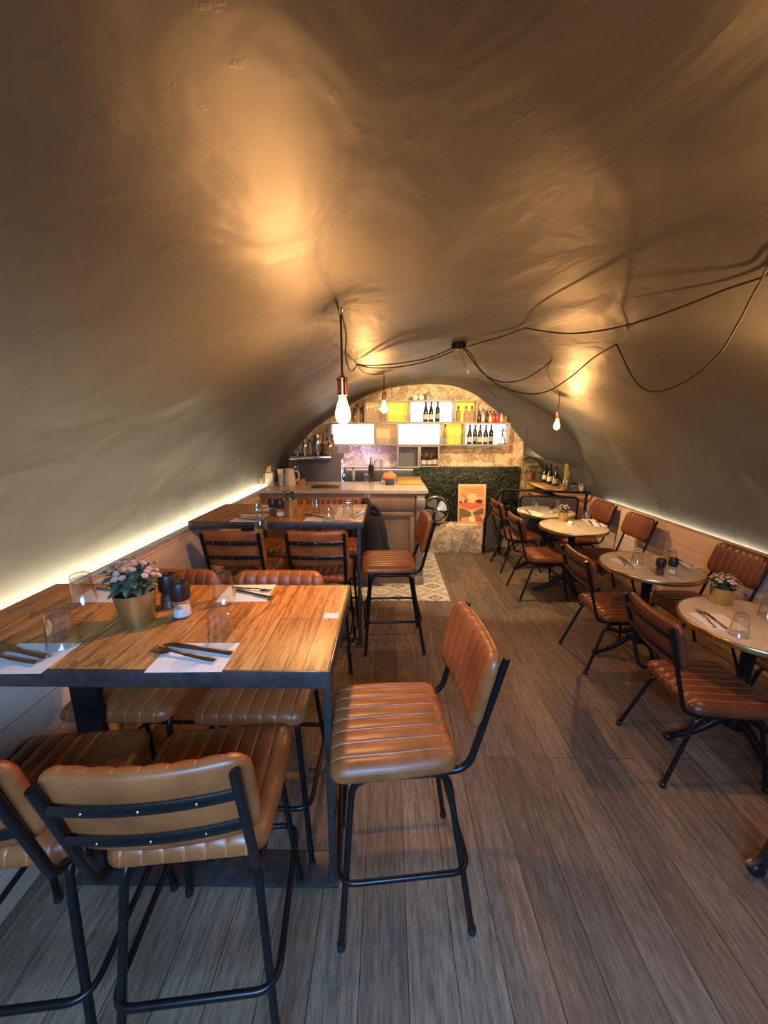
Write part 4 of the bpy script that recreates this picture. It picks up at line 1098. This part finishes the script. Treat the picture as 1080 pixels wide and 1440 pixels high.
bottle('wine', 'wine', 'dark bottle with a tan neck standing behind the wine glass on the bar', cz(522, 677), None, 'kraft', s=.95)
bottle('wine', 'clear_bottle', 'small pale bottle against the dark back counter behind the bar', cz(497, 676), None, s=.55)

# ------------------------------------------------------------------ stair railing
t = thing('stair_railing', 'black metal stair railing with a dark panel behind the farthest marble table', 'railing', (1.55, 5.2, 0))
def RL(p): return (p[0]-1.55, p[1]-5.2, p[2])
MB().tube([RL(q) for q in fillet([(1.345, 5.19, .03), (1.345, 5.19, .50), (1.545, 5.2, .915), (2.64, 4.985, .905)], .05)], .019, 10).build('handrail', M['black'], t)
def post(x, y, zt, r=.016): MB().tube([RL((x, y, 0)), RL((x, y, zt))], r, 10).build('post', M['black'], t)
post(1.575, 5.2, .91); post(1.69, 5.172, .90); post(2.60, 4.99, .90)
m = MB(); A = [(1.37, 5.195, .02), (1.37, 5.195, .49), (1.555, 5.2, .875), (1.555, 5.2, .13)]
vs = [m.bm.verts.new(RL(q)) for q in A]; vs2 = [m.bm.verts.new(RL((q[0], q[1]+.008, q[2]))) for q in A]
m.bm.faces.new(vs); m.bm.faces.new(vs2[::-1])
for k in range(4): m.bm.faces.new((vs[k], vs2[k], vs2[(k+1) % 4], vs[(k+1) % 4]))
m.build('side_panel', M['fridge'], t, smooth=False)
d = Vector((2.60-1.69, 4.99-5.172, 0)).normalized()
def along(s_, z): return RL((1.80+d.x*s_, 5.172-.025+d.y*s_, z))
MB().tube(fillet([along(0, .25), along(0, .84), along(.72, .84), along(.72, .25)], .07, closed=True), .014, 8, closed=True).build('panel_frame', M['black'], t)
m = MB(); a, b = Vector(along(.01, .26)), Vector(along(.71, .83)); m.box(((a.x+b.x)/2, (a.y+b.y)/2, .545), (.71, .008, .57), rz=math.atan2(d.y, d.x)); m.build('panel', M['fridge'], t, smooth=False)
for s_ in (-1, 1): MB().tube([RL((1.575, 5.2, .08)), RL((1.45, 5.02, .02))] if s_ < 0 else [RL((1.69, 5.172, .08)), RL((1.60, 5.02, .02))], .012, 8).build('brace', M['black'], t)

# wine rack with things on it
t = thing('wine_rack', 'pine wine rack full of lying bottles behind the railing at the right wall', 'rack', (2.30, 5.16, 0))
RH = .872
MB().box((.20, .60, RH-.012), (.42, 1.22, .026), bevel=.003).build('top_board', M['pine'], t)
MB().box((.20, .0, RH/2-.015), (.40, .022, RH-.03), bevel=.002).build('front_board', M['pine'], t)
MB().box((.20, 1.19, RH/2-.015), (.40, .022, RH-.03), bevel=.002).build('rear_board', M['pine'], t)
for z in (.28, .52, .70): MB().box((.20, .60, z), (.38, 1.16, .016), bevel=.002).build('shelf_board', M['pine'], t)
n0 = 0
for zi, z in enumerate((.29, .53, .71)):
    for k in range(9):
        y = 5.25+.118*k
        o = bottle('wine', 'wine', 'dark wine bottle lying neck-out in the pine wine rack, its foil end towards the aisle', (2.60, y, z+.037+.002), None, 'foil' if (k+zi) % 3 else 'brass', s=.95, group='bottles lying in the wine rack') if n0 == 0 else None
        if n0 == 0: rb = o; rb.rotation_euler = (0, -PI/2, 0)
        else: dup(rb, rb['label'], (2.60, y, z+.037+.002))
        n0 += 1
def rz_(px, py): p = at_z(px, py, RH); return (p[0], p[1], RH+.0015)
gk = 'things on the wine rack'
p = rz_(744, 674.5)
t = thing('potted_plant', 'small terracotta pot with a trailing plant at the far end of the wine rack', 'plant', p)
MB().lathe([(0, 0), (.04, 0), (.058, .10), (.062, .10), (.062, .125), (.056, .125), (.05, .105), (0, .10)], n=20).build('pot', M['terracotta'], t)
rnd = random.Random(5); m = MB()
for i in range(150):
    a = rnd.uniform(0, 2*PI); r = rnd.uniform(.02, .13); z = .13+rnd.uniform(-.05, .26); c = Vector((r*math.cos(a), r*math.sin(a), z)); dd = Vector((math.cos(a), math.sin(a), rnd.uniform(-.6, .8))).normalized(); s_ = dd.cross(Vector((0, 0, 1))).normalized(); L_ = .055
    m.bm.faces.new([m.bm.verts.new(q) for q in (c, c+dd*L_*.5+s_*.013, c+dd*L_, c+dd*L_*.5-s_*.013)])
m.build('leaves', M['leaf'], t, smooth=False, normals=False)
p = rz_(758, 677); boxt('speaker_box', 'dark square box beside the terracotta pot on the wine rack', 'box', p, (.13, .11, .15), M['fridge'], 0)
for px, py, kd, lb, lab, s in ((765, 678, 'wine', 'label', 'dark wine bottle with a cream label on the wine rack, leftmost of three', .95), (772, 681, 'wine', 'label', 'dark wine bottle with a cream label on the wine rack, middle one of three', 1.0), (780, 683, 'burgundy', 'label_grey', 'dark wide-shouldered bottle on the wine rack, rightmost of three', .95)):
    bottle(kd, 'wine', lab, rz_(px, py), lb, s=s, group=gk)
p = (2.40, 5.25, RH+.0015); t = thing('glass_jar', 'tall glass jar half full of something pale on the wine rack', 'jar', p)
MB().lathe([(0, 0), (.036, 0), (.036, .06), (.05, .15), (.048, .15), (.034, .06), (.034, .004), (0, .004)], n=24).build('jar_glass', M['glass'], t)
MB().lathe([(0, .005), (.033, .005), (.033, .07), (0, .075)], n=20).build('filling', M['orange_cloth'], t)
t = thing('cactus', 'tall slim yellow-green cactus against the wall on the wine rack', 'cactus', (2.50, 5.41, RH+.0015))
MB().lathe([(0, 0), (.04, 0), (.052, .085), (.046, .085), (.04, .075), (0, .075)], n=20).build('pot', M['terracotta'], t)
def star(h0, h1, r, cx=0, cy=0, leanx=0):
    m = MB(); rows = []
    for i in range(13):
        v = i/12; z = h0+(h1-h0)*v; rr = r*(1 if v < .85 else math.sqrt(max(0.02, 1-((v-.85)/.15)**2)))
        rows.append([(cx+leanx*v+rr*(1+.22*math.cos(8*2*PI*k/48))*math.cos(2*PI*k/48), cy+rr*(1+.22*math.cos(8*2*PI*k/48))*math.sin(2*PI*k/48), z) for k in range(49)])
    V = m.grid(rows); bmesh.ops.remove_doubles(m.bm, verts=m.bm.verts, dist=1e-5); m.bm.faces.new([v for v in V[-1][:-1] if v.is_valid]); return m
star(.07, .43, .022).build('stem', M['cactus'], t); star(.17, .27, .012, .024, 0, .018).build('side_arm', M['cactus'], t)
# chalkboard
p = (2.545, 5.215, RH+.0015)
t = thing('chalkboard', 'small black chalkboard sign with three lines of white writing on the wine rack', 'sign', p, R_(12)); t.rotation_euler = (R_(-14), 0, R_(12))
MB().prism([(-.065, 0), (.065, 0), (.065, .115), (.03, .135), (0, .145), (-.03, .135), (-.065, .115)], -.004, .004, Matrix.Rotation(PI/2, 4, 'X')).build('board', M['slate'], t, smooth=False)
rnd = random.Random(8)
for k in range(3):
    m = MB(); x = -.048
    while x < .045:
        wd = rnd.uniform(.008, .02); z0 = .088-.030*k
        pts = [(x+wd*q/5, -.0052, z0+rnd.uniform(-.006, .008)) for q in range(6)]; m.tube(pts, .0016, 5); x += wd+.005
    m.build('chalk_writing', M['chalk'], t)
p = (2.64, 5.30, RH+.0015); t = thing('condiment_box', 'cream box with black and white packets on the right of the wine rack', 'box', p, .05)
MB().box((0, 0, .035), (.10, .08, .07), bevel=.004).build('box_body', M['cream'], t)
for k in range(5): MB().box((-.038+.019*k, 0, .082), (.015, .06, .032), bevel=.002).build('packet', M['matte_black'] if k % 2 else M['paper'], t)
p = (2.32, 5.24, 0); o = MB().ball((0, 0, 0), .04, (1.5, .9, .45), 3).build('cloth_bundle', M['cream']); o.location = (p[0], p[1], RH+.0195); tag(o, 'crumpled pale cloth on the near corner of the wine rack', 'cloth')

# dark stand at the right picture edge
t = thing('floor_stand', 'dark leaning stand leg with a shiny castor at the right picture edge', 'stand', (1.47, 1.20, 0))
MB().tube([(0.02, -.01, .07), (.05, -.03, .30), (.12, -.08, .85)], [.030, .036, .04], 12, flat=.7).build('leg', M['navy'] if False else M['matte_black'], t)
MB().lathe([(0, -.014), (.026, -.014), (.03, -.008), (.03, .008), (.026, .014), (0, .014)], n=18, M=Matrix.Translation((0, 0, .0305)) @ Matrix.Rotation(PI/2, 4, 'X')).build('castor_wheel', M['matte_black'], t)
MB().tube(spline([(-.038, 0, .055), (-.012, 0, .072), (.03, 0, .066), (.036, 0, .05)], 5), .011, 8).build('castor_fork', M['chrome'], t)

# ------------------------------------------------------------------ pendant lamps and their cables
H1 = on_vault(479, 434); H2 = on_vault(787, 556); H3 = on_vault(540, 525); C0 = on_vault(645, 484, .0)
K1 = on_vault(502, 512); K2 = on_vault(738, 461); K3 = on_vault(776, 507); K4 = on_vault(867, 484); H5 = on_vault(1100, 366); K5 = on_vault(672, 533)
H4 = on_vault(1158, 462)
def px_path(px, A, B):
    """cable through the given picture points, its distance from A to B changing evenly, kept under the vault"""
    o = Vector((0, 0, CAM_H)); n = len(px); out = []
    da, db = (A-o).length, (B-o).length
    for k, (x, y) in enumerate(px):
        d = da+(db-da)*(k+1)/(n+1); q = o+Vector(cam_ray(x, y)).normalized()*d; out.append(q)
    for q in out:
        lim = vault_z(q.x)-.012
        if q.z > lim: q.z = lim
    return [A]+out+[B]
def cable_mb(paths, r=.0042):
    m = MB()
    for p in paths: m.tube(spline(p, 6), r, 7)
    return m
def pendant(label, H, drop, cables, watts, z_off=0, s=1.0):
    t = thing('pendant_lamp', label, 'lamp', (H.x, H.y, H.z-drop), group='bare bulb pendant lamps'); b = Vector(t.location)
    MB().tube([(0, 0, .052), (0, 0, drop-.004)], .0042, 8).build('cord', M['cable'], t)
    for p in cables: cable_mb([[q-b for q in p]]).build('ceiling_cable', M['cable'], t)
    MB().lathe([(0, drop-.022), (.004, drop-.022), (.009, drop-.010), (.011, drop), (0, drop)], n=12).build('ceiling_hook', M['chrome'], t)
    MB().lathe([(0, .062), (.006, .062), (.009, .052), (.020, .046), (.0235, .042), (.0235, .034), (.020, .032), (.020, -.012), (.0225, -.014), (.0225, -.022), (.018, -.024), (0, -.024)], n=24).build('socket', M['copper'], t)
    MB().lathe([(.013, -.022), (.015, -.035), (.024, -.062), (.0315, -.090), (.0315, -.104), (.026, -.122), (.013, -.134), (0, -.138)], n=28).build('bulb', M['bulb_glass'], t)
    m = MB()
    for k in range(6):
        a = 2*PI*k/6; m.tube([(.005*math.cos(a), .005*math.sin(a), -.04), (.013*math.cos(a+.3), .013*math.sin(a+.3), -.105)], .0016, 5)
    m.build('filament', M['filament'], t)
    l = lamp('bulb_light', 'POINT', (0, 0, -.078), watts, PEND_C, .018); l.parent = t
    t.scale = (s,)*3
    return t
o_ = Vector((0, 0, CAM_H))
def drop_to(H, y):   # cord length so that the socket sits where the lamp hangs
    r = cam_ray(540, y); return 0
def drop_for(H, ypx):
    # socket height where the vertical under H meets picture row ypx
    lo, hi = .02, 1.5
    cp, sp = math.cos(PITCH), math.sin(PITCH)
    for _ in range(40):
        m_ = (lo+hi)/2; z = H.z-m_-CAM_H; Fw = -H.x*math.sin(YAW)+H.y*math.cos(YAW)
        v = 720+F_PX*(-z*cp-Fw*sp)/(Fw*cp-z*sp)
        if v < ypx: lo = m_
        else: hi = m_
    return lo
pendant('glowing bare bulb pendant in a copper holder over the nearest wooden table', H1, drop_for(H1, 548),
        [px_path([(634, 491), (600, 504), (560, 511), (520, 514)], C0+Vector((-.03, 0, -.03)), K1), px_path([(499, 518), (494, 522), (490, 516), (486, 498), (487, 472), (483, 446)], K1, H1)], PEND_W)
pendant('glowing bare bulb pendant hanging by the right wall above the wine rack', H2, drop_for(H2, 586),
        [px_path([(655, 493), (665, 508), (682, 527), (705, 537), (735, 534), (758, 521)], C0+Vector((.02, 0, -.03)), K3), px_path([(770, 520), (776, 540)], K3, H2)], PEND_W*1.15)
pendant('small bare bulb pendant in front of the shelf boxes, farthest lamp from the viewer', H3, drop_for(H3, 560),
        [px_path([(634, 495), (600, 508), (560, 516), (522, 517)], C0+Vector((-.03, 0, -.032)), K1), px_path([(506, 519), (515, 525), (529, 527)], K1, H3)], PEND_W*.9)
pendant('pendant lamp beyond the right picture edge with cables looping across the vault', H4, .15,
        [px_path([(665, 485), (700, 475), (722, 466)], C0+Vector((.03, 0, -.028)), K2), px_path([(760, 465), (800, 469), (850, 464), (900, 452), (960, 431), (1020, 407), (1080, 375)], K2, H5)+[H4],
         px_path([(660, 495), (675, 519), (700, 541), (735, 553), (768, 551), (800, 532), (835, 503)], C0+Vector((.025, .01, -.03)), K4), px_path([(875, 501), (888, 528), (905, 547), (930, 550), (970, 533), (1010, 499), (1040, 451), (1066, 402)], K4, H5)+[H4]], PEND_W*.7)
t = thing('ceiling_canopy', 'round black ceiling rose on the vault where the lamp cables meet', 'ceiling rose', C0)
MB().lathe([(0, -.034), (.045, -.034), (.054, -.028), (.056, 0), (0, .004)], n=28).build('rose', M['black'], t)
wire = px_path([(652, 508), (658, 524), (666, 533)], C0+Vector((.005, 0, -.034)), K5)
E5 = on_vault(735, 580); wire2 = px_path([(688, 549), (710, 566)], K5, E5)
o = cable_mb([wire, ], .003); 
w2 = [q for q in wire]+wire2[1:]+[Vector((1.905, 5.40, 1.72)), Vector((1.905, 5.44, 1.22))]
o.bm.free(); o = cable_mb([w2], .003).build('power_cable', M['cable']); tag(o, 'thin cable running from the ceiling rose down to the end wall', 'cable')
